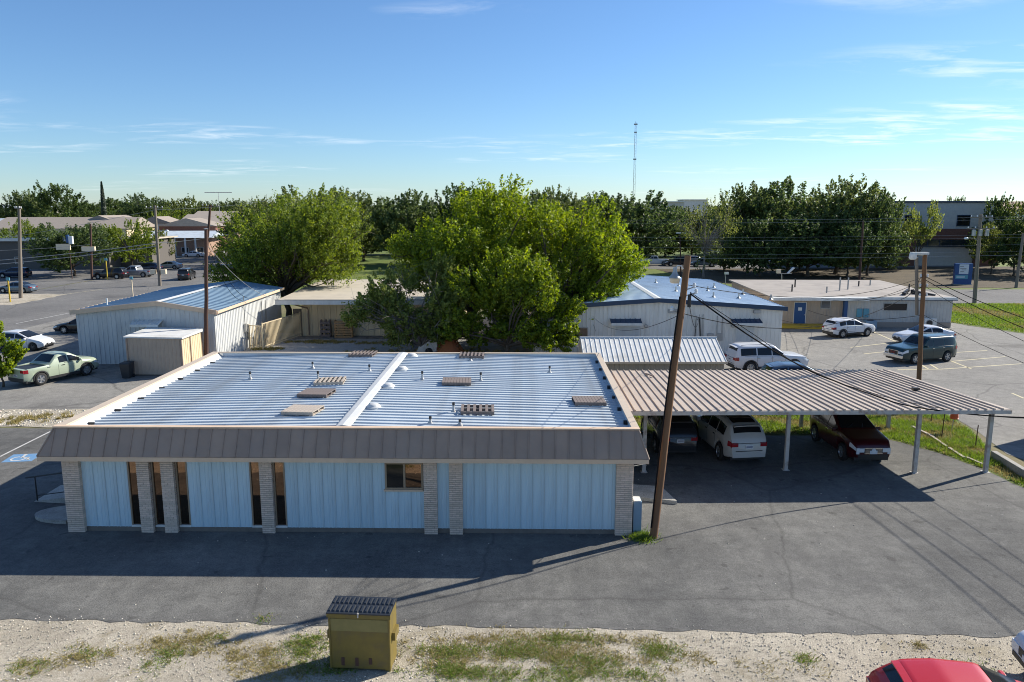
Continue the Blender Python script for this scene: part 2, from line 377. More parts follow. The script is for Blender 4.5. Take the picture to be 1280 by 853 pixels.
sheet('parking_lot', [(-3,40.3)] + [(23.6,40.2),(23.2,36.5),(22.4,33),(23.4,29.5),(60,28),(60,50),(48,61),(43,71),(41,88),(-3,88)], .012, 'old_asphalt')
sheet('street', [(-64.5,18),(-45,18),(-45,88),(-46,420),(-63,420)], .016, 'street_asphalt')
sheet('side_lot', [(-110,96),(-64.5,96),(-64.5,240),(-110,240)], .010, 'street_asphalt')
sheet('cross_street', [(41,88),(320,88),(320,103),(41,103)], .017, 'street_asphalt')
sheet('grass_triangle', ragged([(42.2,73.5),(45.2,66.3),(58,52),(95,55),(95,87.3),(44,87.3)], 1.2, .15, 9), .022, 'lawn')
sheet('grass_strip', ragged([(4.6,36.1),(17.7,35.9),(19.3,33.3),(20.1,30.8),(20.5,26.8),(22.2,26.6),(21.7,30.8),(21.9,33.2),(23.0,36.6),(23.6,40.1),(4.6,40.2)], .5, .06, 5), .02, 'lawn')
sheet('concrete_drive', [(-22,56.5),(-8,56.5),(-8,63.5),(-18,63.5)], .018, 'concrete_flat')
sheet('planted_bank', ragged([(34,106),(120,103.5),(120,146),(26,137),(28,118)], 2, .5, 12), .03, 'mulch_tree_shade')  # bank mulch; tree shade over the lawn is put into its dark colour
sheet('far_parking', [(20,138),(90,138),(90,152),(20,152)], .014, 'street_asphalt')
sheet('dirt_shoulder', ragged([(-70,86),(-57,86),(-57,97),(-70,99)], 1, .4, 6), .020, 'gravel')

def line(p, q, w, z, mat, name='painted_line'):
    p = Vector(p); q = Vector(q); d = (q - p).normalized(); n = Vector((-d.y, d.x)) * w / 2
    o = MB().poly([(*(p+n), z), (*(p-n), z), (*(q-n), z), (*(q+n), z)]).build(name, mat); o['kind'] = 'structure'; return o
def pline(a, b, w=.14, mat='yellow_paint', z=.017): return line(G(*a), G(*b), w, z, mat)
for a, b in [((1063,434.7),(1122,428)), ((1080,442.8),(1112,439.5)), ((1091,415),(1122,428.5)), ((1196,441),(1234,438.6)), ((1191,452),(1257,446.3)), ((1176,462),(1277,455.2)),
             ((1188,451.5),(1214,461.5)), ((1122,462.5),(1176,462)), ((1265,492),(1280,498.5)), ((1150,455.5),(1160,461.5)), ((1162,455.5),(1172,461.5)), ((1040,425),(1090,420))]:
    pline(a, b)
pline((0,571.5), (63,540), .10, 'white_paint_line', .021)
pline((58,577), (68,572.5), .10, 'white_paint_line', .021)
pline((20,405), (90,391), .12, 'white_paint_line', .021); pline((60,371), (128,362), .12, 'yellow_paint', .021)
# painted wheelchair bay symbol
hx, hy = G(28, 573)
hc = thing('wheelchair_marking', 'blue painted square with white wheelchair symbol on the asphalt', 'road marking', (hx, hy, .021), R(8))
MB().poly([(-.62,-.55,0),(.62,-.55,0),(.62,.55,0),(-.62,.55,0)]).build('blue_square', 'blue_paint', hc)
g_ = MB()
def arc(mb, c, r, a0, a1, w, z, n=16):
    for i in range(n):
        t0 = R(a0 + (a1-a0)*i/n); t1 = R(a0 + (a1-a0)*(i+1)/n)
        mb.poly([(c[0]+(r-w)*math.cos(t0), c[1]+(r-w)*math.sin(t0), z), (c[0]+r*math.cos(t0), c[1]+r*math.sin(t0), z), (c[0]+r*math.cos(t1), c[1]+r*math.sin(t1), z), (c[0]+(r-w)*math.cos(t1), c[1]+(r-w)*math.sin(t1), z)])
arc(g_, (-.10,-.12), .33, 105, 370, .09, .004)
def bar(mb, p, q, w, z):
    p = Vector(p); q = Vector(q); d = (q-p).normalized(); n = Vector((-d.y, d.x))*w/2
    mb.poly([(*(p+n), z), (*(p-n), z), (*(q-n), z), (*(q+n), z)])
bar(g_, (-.05,.36), (-.02,-.02), .11, .004); bar(g_, (-.02,.02), (.26,.02), .09, .004); bar(g_, (.24,.04), (.36,-.34), .09, .004); bar(g_, (.33,-.33), (.46,-.30), .09, .004)
arc(g_, (-.06,.44), .08, 0, 360, .08, .004, 12)
g_.build('wheelchair_symbol', 'white_paint_line', hc)

# timber edging between asphalt and grass strip
for k, (a, b) in enumerate([((1140,535),(1160,545)), ((1161,545),(1184,561)), ((1186,562),(1206,575)), ((1208,574),(1229,583))]):
    p, q = Vector((*G(*a), .05)), Vector((*G(*b), .05))
    d = (q-p); o = MB().box(0, -.06, -.05, d.length*.96, .06, .06).build('edging_timber', 'wood_pale'); o.location = p; o.rotation_euler = (0, 0, math.atan2(d.y, d.x))
    tag(o, 'weathered timber edging lying between the asphalt and grass strip', 'timber', 'timber edging along the grass strip')
# low concrete wall at the lot edge on the right
p, q = Vector((*G(1241,573), 0)), Vector((*G(1290,603), 0)); d = q-p
cw = MB().box(0, -.12, 0, d.length, .12, .35).build('concrete_curb_wall', 'concrete_flat'); cw.location = p; cw.rotation_euler = (0,0,math.atan2(d.y,d.x)); bevelled(cw, .02)
tag(cw, 'low rough concrete edge wall beside the grass strip', 'curb wall')

# ============================================================ WALL / ROOF BUILDERS
def corr_profile(length, pitch, depth, rib=.28):
    """plan profile: list of (along, out)"""
    pts = [(0, 0)]; n = max(1, round(length / pitch)); p = length / n
    for i in range(n):
        c = (i + .5) * p; w = p * rib / 2
        pts += [(c - w, 0), (c - w * .55, depth), (c + w * .55, depth), (c + w, 0)]
    pts.append((length, 0)); return pts
def corr_wall(parent, name, p0, p1, z0, top, mat, pitch=.3, depth=.03):
    """ribbed metal wall from p0 to p1 (outside on the right hand of p0->p1); top is z or function of distance"""
    p0 = Vector(p0); p1 = Vector(p1); d = p1 - p0; ln_ = d.length; d.normalize(); n = Vector((d.y, -d.x))
    tf = top if callable(top) else (lambda s: top)
    mb = MB(); pr = corr_profile(ln_, pitch, depth); vs = []
    for s, o in pr:
        q = p0 + d * s + n * o; vs += [(q.x, q.y, z0), (q.x, q.y, tf(s))]
    mb.add(vs, [(2*i, 2*i+2, 2*i+3, 2*i+1) for i in range(len(pr)-1)])
    q0, q1 = p0 - n*.08, p1 - n*.08                                     # inner skin gives the wall a thickness
    k = max(2, int(ln_)); vs = []
    for i in range(k+1):
        s = ln_*i/k; q = q0 + d*s; vs += [(q.x, q.y, z0), (q.x, q.y, tf(s))]
    mb.add(vs, [(2*i, 2*i+1, 2*i+3, 2*i+2) for i in range(k)])
    return mb.build(name, mat, parent)
def ribbed_slope(parent, name, a, b, c, d, mat, pitch, h=.04, thick=.05, rw=.05):
    """roof plane a-b (eave) c-d (ridge, c above b); ribs run from eave to ridge"""
    a, b, c, d = map(Vector, (a, b, c, d)); nrm = (b-a).cross(d-a).normalized()
    if nrm.z < 0: nrm = -nrm
    mb = MB(); mb.hexa([p - nrm*thick for p in (a,b,c,d)], (a,b,c,d))
    n = max(1, round((b-a).length / pitch)); u = (b-a).normalized()
    for i in range(n+1):
        t = i / n; t = min(max(t, .004), .996); e = a.lerp(b, t); r = d.lerp(c, t)
        mb.hexa([e-u*rw, e+u*rw, r+u*rw, r-u*rw], [e-u*rw*.5+nrm*h, e+u*rw*.5+nrm*h, r+u*rw*.5+nrm*h, r-u*rw*.5+nrm*h])
    return mb.build(name, mat, parent)

# ============================================================ MAIN BUILDING (local x along the front, y depth)
BX, BY, BYAW = -15.23, 24.57, R(-.85)
W_, D_ = 19.3, 12.9
mbld = thing('metal_building', 'low office building with brown mansard, pale ribbed walls and brick piers', 'building', (BX, BY, 0), BYAW)
ZT = 3.82
# brick piers of thin courses
def pier(x0, x1, y0, y1, z1):
    mb = MB(); h = .072; z = .02; row = 0; r = random.Random(int(x0*100))
    mb.box(x0+.018, y0+.018, 0, x1-.018, y1, z1)
    b2 = MB()
    while z < z1 - .03:
        n = 2; w = (x1-x0)/n; off = (row % 2)*w*.5
        xs = [x0] + [x0+off+w*k for k in range(n+1) if x0+.05 < x0+off+w*k < x1-.05] + [x1]
        for i in range(len(xs)-1):
            e = r.uniform(-.004, .004)
            b2.box(xs[i]+(.004 if i else 0), y0+e, z, xs[i+1]-(.004 if i < len(xs)-2 else 0), y1+.01, min(z+h-.016, z1))
        z += h; row += 1
    c = mb.build('pier', 'mortar', mbld); o = b2.build('bricks', 'brick_pale', c); o['kind'] = 'stuff'
PIERS = [(0,.57),(2.53,2.95),(3.35,3.78),(6.70,7.12),(12.25,12.70),(13.11,13.56),(18.73,19.3)]
for a, b in PIERS: pier(a, b, 0, .40, 2.95)
WY = .16          # front wall plane behind the pier faces
# foundation
MB().box(.02, WY-.03, 0, 19.28, D_-.05, .17).build('foundation', 'foundation', mbld)
# tall bronze windows
def tall_window(x0, x1):
    f = MB(); z0, z1 = .24, 2.72
    f.box(x0, WY-.02, z0, x0+.045, WY+.1, z1).box(x1-.045, WY-.02, z0, x1, WY+.1, z1).box(x0+.045, WY-.02, z1-.05, x1-.045, WY+.1, z1)
    w = f.build('window', 'bronze_frame', mbld)
    MB().box(x0+.045, WY+.03, z0, x1-.045, WY+.045, z1-.05).build('pane', 'bronze_glass', w)
    MB().box(x0, WY-.035, .17, x1, WY+.1, .24).build('sill', 'white_metal', w)
for a, b in [(2.15,2.53),(2.97,3.34),(3.80,4.19),(6.32,6.69),(7.13,7.52)]: tall_window(a, b)
# sliding window
f = MB(); x0, x1, z0, z1 = 10.93, 12.22, 1.58, 2.54
f.box(x0,WY-.05,z0,x0+.06,WY+.06,z1).box(x1-.06,WY-.05,z0,x1,WY+.06,z1).box(x0+.06,WY-.05,z1-.07,x1-.06,WY+.06,z1).box(x0+.06,WY-.05,z0,x1-.06,WY+.06,z0+.06).box(11.55,WY-.035,z0+.06,11.62,WY+.06,z1-.07)
wn = f.build('window', 'bronze_frame', mbld)
MB().box(x0+.06,WY-.005,z0+.06,11.55,WY+.008,z1-.07).build('pane', 'dark_glass', wn); MB().box(11.62,WY+.006,z0+.06,x1-.06,WY+.018,z1-.07).build('pane', 'bronze_glass', wn)
MB().box(x0-.04,WY-.09,z0-.06,x1,WY+.06,z0-.002).build('sill', 'fascia_tan', wn)
# ribbed front wall panels, each a piece
pm = MB()
pm.extr([(0,.03),(0,0),(.05,0),(.08,-.0),(.3,0),(.34,-.012),(.40,-.012),(.44,0),(.60,0),(.64,-.012),(.70,-.012),(.74,0),(.93,0),(.95,-.028),(.99,-.028),(1.0,0),(1.0,.03)], 'z', 0, 1)
pmesh = pm.mesh('wall_panel', 'wall_blue')
def panels(x0, x1, z0, z1, pitch=.405):
    n = max(1, round((x1-x0)/pitch)); w = (x1-x0)/n
    for i in range(n): inst('wall_panel', pmesh, mbld, (x0+i*w, WY, z0), scale=(w, 1, z1-z0))
for a, b in [(.57,2.15),(4.19,6.32),(7.52,10.93),(12.70,13.11),(13.56,18.73)]: panels(a, b, .17, 2.80)
panels(10.93, 12.25, .17, 1.52); panels(10.93, 12.25, 2.54, 2.80)
# wooden backing so the wall is solid, side and rear walls
MB().box(.3, WY+.1, .17, 19.0, WY+.18, 3.3).build('wall_backing', 'stucco_dark', mbld)
corr_wall(mbld, 'side_wall', (W_, .4), (W_, D_), .0, 3.2, 'wall_white', .3)
corr_wall(mbld, 'side_wall', (0, D_), (0, 2.2), .0, 3.2, 'wall_white', .3)
corr_wall(mbld, 'rear_wall', (W_, D_), (0, D_), .0, 3.2, 'wall_white', .3)
# brick return beside the side entrance
pier(-.02, .38, .9, 2.2, 2.9)
MB().box(.1, .4, .0, .16, .9, 2.9).build('entrance_door', 'bronze_glass', mbld)
# mansard: tan fascia, soffit, brown panels with seams
OV = .47; yl, yt = -.50, -.10; zl = 2.88
XL, XR, XTL, XTR = -OV, W_+.42, -.05, W_+.12
MB().box(XL, yl, 2.73, XR, yl+.04, zl).build('fascia', 'fascia_tan', mbld)
MB().box(XL, yl+.04, 2.735, XL+.04, D_+.3, zl).build('fascia', 'fascia_tan', mbld)
MB().box(XR-.04, yl+.04, 2.735, XR, D_+.3, zl).build('fascia', 'fascia_tan', mbld)
MB().box(XL+.04, yl+.04, 2.78, XR-.04, .2, 2.80).build('soffit', 'fascia_tan', mbld)
npn = 46
for i in range(npn):
    t0, t1 = i/npn, (i+1)/npn
    lx0, lx1 = XL+(XR-XL)*t0, XL+(XR-XL)*t1
    tx0 = min(max(lx0+.02, XTL), XTR); tx1 = min(max(lx1+.02, XTL), XTR)
    if tx1 - tx0 < .02: tx1 = tx0 + .02
    e = rnd.uniform(-.004, .004)
    mb = MB(); mb.hexa([(lx0,yl+.03,zl),(lx1,yl+.03,zl),(tx1,yt+.03,ZT-.07),(tx0,yt+.03,ZT-.07)], [(lx0,yl+e,zl+.012),(lx1,yl+e,zl+.012),(tx1,yt+e,ZT-.06),(tx0,yt+e,ZT-.06)])
    mb.hexa([(lx0-.013,yl+.0,zl+.01),(lx0+.013,yl+.0,zl+.01),(tx0+.013,yt+.0,ZT-.07),(tx0-.013,yt+.0,ZT-.07)], [(lx0-.010,yl-.022,zl+.03),(lx0+.010,yl-.022,zl+.03),(tx0+.010,yt-.025,ZT-.05),(tx0-.010,yt-.025,ZT-.05)])
    mb.build('mansard_panel', 'mansard_brown', mbld)
for sgn, xa, xb in ((-1, XL, XTL), (1, XR, XTR)):                    # side mansards with hips
    n = 30
    for i in range(n):
        y0 = yl + (D_+.3-yl)*i/n; y1 = yl+(D_+.3-yl)*(i+1)/n; ty0 = max(y0, yt); ty1 = max(y1, yt+.02)
        s_ = sgn*.02
        mb = MB().hexa([(xa-s_,y0,zl),(xa-s_,y1,zl),(xb-s_,ty1,ZT-.06),(xb-s_,ty0,ZT-.06)], [(xa,y0,zl+.01),(xa,y1-.012,zl+.01),(xb,ty1-.012,ZT-.06),(xb,ty0,ZT-.06)])
        mb.build('mansard_panel', 'mansard_brown', mbld)
    MB().tube([(xa,yl,zl+.01),(xb,yt,ZT-.05)], .03, 6).build('hip_trim', 'mansard_brown', mbld)
# parapet: cap all round, inner faces
MB().box(XTL-.03, yt-.04, ZT-.05, XTR+.03, yt+.16, ZT).build('parapet_cap', 'fascia_tan', mbld)
MB().box(XTR-.22, yt+.16, ZT-.05, XTR+.03, D_+.3, ZT-.002).build('parapet_cap', 'parapet_tan', mbld)
MB().box(XTL-.03, yt+.16, ZT-.05, XTL+.30, D_+.3, ZT-.002).build('parapet_cap', 'parapet_tan', mbld)
MB().box(XTL+.22, D_+.1, ZT-.05, XTR-.22, D_+.3, ZT-.004).build('parapet_cap', 'parapet_tan', mbld)
MB().box(XTR-.17, yt+.16, 3.0, XTR-.05, D_+.2, ZT-.05).build('parapet_wall', 'roof_galvalume', mbld)
MB().extr([(XTL+.05,3.0),(XTL+.55,3.0),(XTL+.55,3.56),(XTL+.305,ZT-.06),(XTL+.05,ZT-.06)], 'y', yt+.16, D_+.2).build('parapet_flashing', 'ridge_white', mbld)
MB().box(XTL+.5, D_+.12, 3.0, XTR-.17, D_+.25, ZT-.05).build('parapet_wall', 'roof_galvalume', mbld)
MB().box(XTL+.5, yt+.05, 3.0, XTR-.17, yt+.13, ZT-.06).build('parapet_wall', 'roof_galvalume', mbld)
# ribbed roof, each panel a piece
RXM, RZM, RZE = 9.58, 3.75, 3.55
def roofz(x): return RZM - (RZM-RZE) * abs(x-RXM)/9.2
nr = 35; y0r, y1r = .05, D_+.1; pw = (y1r-y0r)/nr
for sgn in (-1, 1):
    xe = XTL+.5 if sgn < 0 else XTR-.17
    ze = RZE; lenx = abs(xe-RXM)
    mb = MB()
    prof = [(0,-.03),(pw,-.03),(pw,0),(pw-.08,0),(pw-.10,.045),(pw-.145,.045),(pw-.165,0),(.02,0),(0,0)]
    a = RXM + sgn*.05; vs = []
    n = len(prof)
    vs = [(a, p[0], RZM+p[1]) for p in prof] + [(xe, p[0], ze+p[1]) for p in prof]
    mb.add(vs, [tuple(range(n)), tuple(range(n, 2*n))] + [(i,(i+1)%n,n+(i+1)%n,n+i) for i in range(n)])
    me = mb.mesh('roof_panel', 'roof_galvalume')
    for i in range(nr): inst('roof_panel', me, mbld, (0, y0r+i*pw, 0))
MB().extr([(RXM-.26,RZM+.045),(RXM-.2,RZM+.075),(RXM,RZM+.11),(RXM+.2,RZM+.075),(RXM+.26,RZM+.045),(RXM,RZM+.03)], 'y', yt+.14, D_+.12).build('ridge_cap', 'ridge_white', mbld)
def loc_roof(px, py, z=3.62):
    X, Y = G(px, py, z); dx, dy = X-BX, Y-BY; c, s = math.cos(-BYAW), math.sin(-BYAW)
    return dx*c - dy*s, dx*s + dy*c
# vents: pipes with flashing cones, turbine-like domes beside the ridge
for px, py, h in [(313,475,.35),(391,462,.3),(398,481,.5),(462,468,.32),(528,478,.38),(588,453,.22),(601,478,.38),(687,466,.32),(567,518,.38),(538,533,.28),(575,534,.22),(700,452,.0)]:
    if h == 0: continue
    x, y = loc_roof(px, py); y = min(max(y, .5), D_-.3); z = roofz(x)
    v = MB().lathe([(.12,-.03),(.11,.03),(.045,.11),(.04,h),(0,h)], 12, (x,y,z-.0)).build('vent_pipe', 'galv_metal', mbld, True, 40)
    MB().lathe([(.042,h-.10),(.048,h-.08),(.048,h+.01),(0,h+.01)], 12, (x,y,z)).build('vent_cap', 'plastic_black', v)
for px, py in [(459,514),(478,488),(496,466),(509,449)]:
    x, y = loc_roof(px, py); z = roofz(x)
    MB().lathe([(.27,-.02),(.27,.06),(.22,.09),(.21,.12),(.14,.16),(0,.17)], 16, (x+.25,y,z+.0)).build('roof_vent', 'ridge_white', mbld, True, 50)
for i in range(7):                                                    # dark closure bits along both side gutters
    y = 1.0 + i*1.75
    MB().cbox((XTL+.62, y, 3.60), (.22,.05,.07)).build('gutter_strap', 'plastic_black', mbld)
    MB().cbox((XTR-.26, y+.3, 3.63), (.12,.14,.12)).build('gutter_strap', 'plastic_black', mbld)
# side fittings on the right end wall
MB().box(W_+.05,.10,.05,W_+.33,.55,1.18).build('utility_cabinet', 'teal_box' if 'teal_box' in M else 'roof_grey_blue', mbld)
MB().box(W_+.06,.12,1.18,W_+.30,.52,1.22).build('cabinet_lid', 'white_metal', mbld)
MB().lathe([(0,0),(.1,0),(.1,.12),(0,.12)], 14, (W_+.1,1.6,1.5), 'x').build('meter_dial', 'window_glass', mbld)
MB().box(W_+.0,1.45,1.25,W_+.16,1.75,1.95).build('meter_box', 'galv_metal', mbld)
MB().tube([(W_+.1,1.5,1.9),(W_+.12,1.5,3.0)], .03, 6).build('conduit', 'galv_metal', mbld)
MB().tube([(XR-.03,yl+.02,2.86),(W_+.45,.5,2.4),(W_+.2,1.4,2.0)], .012, 5).build('service_wire', 'cable_grey', mbld)

# stoop on the right, ramp, round step and rail on the left
sx, sy = G(800,613); ex, ey = G(845,626); 
st = MB().prism([(4.35,27.6),(6.2,27.05),(5.9,28.6),(4.35,28.9)], .0, .15).build('concrete_stoop', 'concrete_flat'); bevelled(st, .015)
tag(st, 'pale concrete stoop against the end wall by the carport', 'stoop')
rp = MB().hexa([(-18.1,27.3,.0),(-15.75,27.0,.0),(-15.75,28.9,.0),(-18.1,29.0,.0)], [(-18.1,27.3,.03),(-15.75,27.0,.42),(-15.75,28.9,.42),(-18.1,29.0,.03)]).build('entrance_ramp', 'concrete_flat')
tag(rp, 'sloping concrete ramp beside the brick corner pier', 'ramp')
st2 = MB().prism([(-15.7+math.cos(R(a))*1.5*1.0, 26.0+math.sin(R(a))*.75) for a in range(90,271,15)], 0, .14).build('round_step', 'concrete_flat')
tag(st2, 'half round concrete step at the side entrance', 'step')
rl = thing('hand_rail', 'dark metal hand rail along the concrete ramp', 'hand rail', (-18.0,27.35,0.0))
MB().tube([(0,0,.02),(0,0,1.0),(2.3,-.2,1.38)], .028, 8).build('rail', 'plastic_black', rl)
MB().tube([(0,0,.25),(2.3,-.2,.62)], .02, 8).build('rail', 'plastic_black', rl)
MB().tube([(2.28,-.2,.35),(2.28,-.2,1.38)], .025, 8).build('post', 'plastic_black', rl)
MB().tube([(0,.0,1.0),(-.35,0,.95)], .028, 8).build('rail_end', 'plastic_black', rl)

# ------------------------------------------------------------ pallets on the roof
bm_ = {}
def pal_mesh(mat, w): 
    k = (mat, w)
    if k not in bm_: bm_[k] = MB().box(0,-.5,0,w,.5,.02).mesh('board', mat)
    return bm_[k]
def pallet(px, py, rz, mat, n, label, spaced=False):
    x, y = loc_roof(px, py, 3.66); z = roofz(x)
    c, s = math.cos(BYAW), math.sin(BYAW)
    tl = math.atan((RZM-RZE)/9.2) * (1 if x < RXM else -1)
    t = thing('pallet', label, 'pallet', (BX+x*c-y*s, BY+x*s+y*c, z+.052), rz, 'wooden pallets lying on the ribbed roof')
    t.rotation_euler = (0, -tl, rz)
    sm = MB().box(-.6,-.02,.02,.6,.02,.115)
    me = sm.mesh('stringer', mat)
    for yy in (-.47, 0, .47): inst('stringer', me, t, (0,yy,0))
    w = 1.2/n * (.50 if spaced else .92)
    bmz = pal_mesh(mat, w)
    for i in range(n): inst('board', bmz, t, (-.6 + (1.2-w)*i/(n-1), 0, .115))
    for i in range(3): inst('base_board', pal_mesh(mat, .1), t, (-.6+.55*i, 0, 0))
    return t
pallet(413,481,R(4),'wood_pale',7,'pale pallet with wide gaps between boards beside a tall vent pipe',True)
pallet(396,496.5,R(-8),'wood_grey',9,'dark brown closed-board pallet left of the roof ridge')
pallet(379,518.5,R(-10),'wood_pale',8,'pale weathered pallet turned askew near the front parapet')
pallet(454,446.5,R(-6),'wood_grey',7,'gapped grey pallet near the rear parapet left of the ridge',True)
pallet(571,481,R(2),'wood_grey',10,'grey closed-board pallet in the middle of the roof right of the ridge')
pallet(590,447.5,R(0),'wood_grey',7,'gapped pallet near the rear parapet right of the ridge',True)
pallet(736,502,R(3),'wood_grey',10,'closed-board pallet close to the right parapet')
pallet(597,516,R(2),'wood_grey',6,'gapped pallet beside a vent pipe near the front of the roof',True)

# ============================================================ CARPORT
A, B_ = Vector((4.55,29.35,3.0)), Vector((20.05,29.6,3.0)); Dk, Ck = Vector((4.75,38.2,2.74)), Vector((19.45,38.35,2.74))
cp = thing('carport', 'long open carport with pale ribbed metal roof on white posts', 'carport', (0,0,0))
npn = 46
nrm = (B_-A).cross(Dk-A).normalized()
for i in range(npn):
    t0, t1 = i/npn, (i+1)/npn
    a0, a1, d0, d1 = A.lerp(B_,t0), A.lerp(B_,t1), Dk.lerp(Ck,t0), Dk.lerp(Ck,t1)
    e = nrm*rnd.uniform(-.004,.004)
    mb = MB().hexa([p-nrm*.02+e for p in (a0,a1,d1,d0)], [p+e for p in (a0,a1,d1,d0)])
    u = (a1-a0).normalized()
    mb.hexa([a0+u*.0,a0+u*.06,d0+u*.06,d0+u*.0], [a0+u*.012+nrm*.048+e,a0+u*.048+nrm*.048+e,d0+u*.048+nrm*.048+e,d0+u*.012+nrm*.048+e])
    mb.build('roof_panel', 'carport_roof', cp)
MB().hexa([A+Vector((0,-.04,-.17)),B_+Vector((.02,-.04,-.17)),B_+Vector((.02,.02,-.17)),A+Vector((0,.02,-.17))],[A+Vector((0,-.04,-.022)),B_+Vector((.02,-.04,-.022)),B_+Vector((.02,.02,-.022)),A+Vector((0,.02,-.022))]).build('front_beam', 'rusty_white', cp)
MB().hexa([B_+Vector((-.05,.02,-.2)),B_+Vector((.02,.02,-.2)),Ck+Vector((.02,0,-.2)),Ck+Vector((-.05,0,-.2))],[B_+Vector((-.05,.02,-.022)),B_+Vector((.02,.02,-.022)),Ck+Vector((.02,0,-.022)),Ck+Vector((-.05,0,-.022))]).build('edge_beam', 'rusty_white', cp)
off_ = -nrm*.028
MB().hexa([p+off_-nrm*.01 for p in (A,B_,Ck,Dk)],[p+off_ for p in (A,B_,Ck,Dk)]).build('roof_shade_sheet','underside_shade',cp)  # dark sheet added below the panels, so underside and windshield reflections stay dark
for f_ in (.15, .5, .88):
    a, b = A.lerp(Dk,f_), B_.lerp(Ck,f_)
    MB().hexa([a+Vector((0,-.05,-.2)),b+Vector((0,-.05,-.2)),b+Vector((0,.05,-.2)),a+Vector((0,.05,-.2))],[a+Vector((0,-.05,-.045)),b+Vector((0,-.05,-.045)),b+Vector((0,.05,-.045)),a+Vector((0,.05,-.045))]).build('purlin', 'rusty_white', cp)
for x, y in [(5.55,30.6),(11.62,30.86),(16.9,30.5),(19.95,30.6)]:
    p = MB().box(x-.075,y-.075,0,x+.075,y+.075,2.955).build('post', 'rusty_white', cp)
    MB().box(x-.14,y-.14,.016,x+.14,y+.14,.035).build('base_plate', 'rusty_white', p)
for x in (5.6, 10.2, 14.6, 19.0):
    MB().box(x-.075,37.0,0,x+.075,37.15,2.62).build('post', 'rusty_white', cp)
t_ = A.lerp(B_, .11).lerp(Dk.lerp(Ck,.11), .80)
tr = MB().box(-.16,-.04,0,.16,.04,.05); o = tr.build('roof_scrap', 'wood_grey', cp); o.location = A.lerp(B_,.14).lerp(Dk.lerp(Ck,.14),.82)+Vector((0,0,.06)); o.rotation_euler=(0,0,R(115)); o.scale = (2,1,1)
o = MB().box(-.14,-.1,0,.14,.1,.12).build('roof_vent', 'plastic_black', cp); o.location = A.lerp(B_,.89).lerp(Dk.lerp(Ck,.89),.42)+Vector((0,0,.02))

# ============================================================ SMALL WHITE SHED BEHIND THE CARPORT
sh = thing('storage_shed', 'low tan storage shed with white ribbed gable roof behind the carport', 'shed', (4.3,43.5,0))
corr_wall(sh,'wall',(0,0),(8.1,0),0,2.12,'wall_tan',.3); corr_wall(sh,'wall',(8.1,0),(8.1,4.6),0,lambda s: 2.12+.9*(1-abs(s-2.4)/2.4),'wall_tan',.3)
corr_wall(sh,'wall',(0,4.6),(0,0),0,lambda s: 2.12+.9*(1-abs(s-2.2)/2.4),'wall_tan',.3); corr_wall(sh,'wall',(8.1,4.6),(0,4.6),0,2.12,'wall_tan',.3)
ribbed_slope(sh,'roof_slope',(-.12,-.2,2.15),(8.22,-.2,2.15),(8.22,2.4,3.12),(-.12,2.4,3.12),'white_metal',.3,.032,.04,.028)
ribbed_slope(sh,'roof_slope',(8.22,4.9,2.15),(-.12,4.9,2.15),(-.12,2.42,3.12),(8.22,2.42,3.12),'white_metal',.3,.05,.04,.035)
MB().tube([(-.15,2.4,3.14),(8.25,2.4,3.14)],.07,6).build('ridge_cap','ridge_white',sh)
MB().box(-.14,-.26,2.04,8.24,-.2,2.16).build('gutter','fascia_tan',sh)
# ============================================================ METAL GABLE BUILDINGS
def gable_metal(name, label, X0, X1, Y0, Y1, ze, za, xa, wall, roof, trim, parent_yaw=0., pitch=.32):
    b = thing(name, label, 'building', (X0, Y0, 0), parent_yaw)
    w, d, a = X1-X0, Y1-Y0, xa-X0
    tp = lambda s: ze + (za-ze)*(s/a if s < a else (w-s)/(w-a))
    corr_wall(b,'front_wall',(0,0),(w,0),0,tp,wall,pitch)
    corr_wall(b,'side_wall',(w,0),(w,d),0,ze,wall,pitch); corr_wall(b,'side_wall',(0,d),(0,0),0,ze,wall,pitch)
    corr_wall(b,'rear_wall',(w,d),(0,d),0,lambda s: tp(w-s),wall,pitch)
    ribbed_slope(b,'roof_slope',(-.25,d+.15,ze-.02),(-.25,-.18,ze-.02),(a,-.18,za+.06),(a,d+.15,za+.06),roof,.6,.035,.04,.03)
    ribbed_slope(b,'roof_slope',(w+.25,-.18,ze-.02),(w+.25,d+.15,ze-.02),(a,d+.15,za+.06),(a,-.18,za+.06),roof,.6,.035,.04,.03)
    MB().extr([(a-.28,za+.07),(a,za+.13),(a+.28,za+.07),(a,za+.05)],'y',-.22,d+.2).build('ridge_cap','ridge_white',b)
    for s0,s1,z0,z1 in ((-.28,a,ze,za+.08),(a,w+.28,za+.08,ze)):
        MB().hexa([(s0,-.26,z0-.26),(s1,-.26,z1-.26),(s1,-.185,z1-.26),(s0,-.185,z0-.26)],[(s0,-.26,z0+.06),(s1,-.26,z1+.06),(s1,-.185,z1+.06),(s0,-.185,z0+.06)]).build('fascia',trim,b)
    for x in (-.3, w+.26): MB().box(x,-.18,ze-.2,x+.06,d+.15,ze+.0).build('gutter',trim,b)
    return b
def awning(parent, x, z, w, d, mat, y=-.03):
    o = MB().hexa([(x,y-d,z-.25),(x+w,y-d,z-.25),(x+w,y,z-.02),(x,y,z-.02)],[(x,y-d,z-.19),(x+w,y-d,z-.19),(x+w,y,z+.04),(x,y,z+.04)])
    for i in range(7):
        xx = x+w*i/6; o.hexa([(xx-.03,y-d,z-.19),(xx+.03,y-d,z-.19),(xx+.03,y,z+.04),(xx-.03,y,z+.04)],[(xx-.02,y-d,z-.15),(xx+.02,y-d,z-.15),(xx+.02,y,z+.08),(xx-.02,y,z+.08)])
    a_ = o.build('awning', mat, parent); MB().box(x,y-d-.03,z-.36,x+w,y-d-.005,z-.17).build('awning_lip','white_metal',a_); return a_
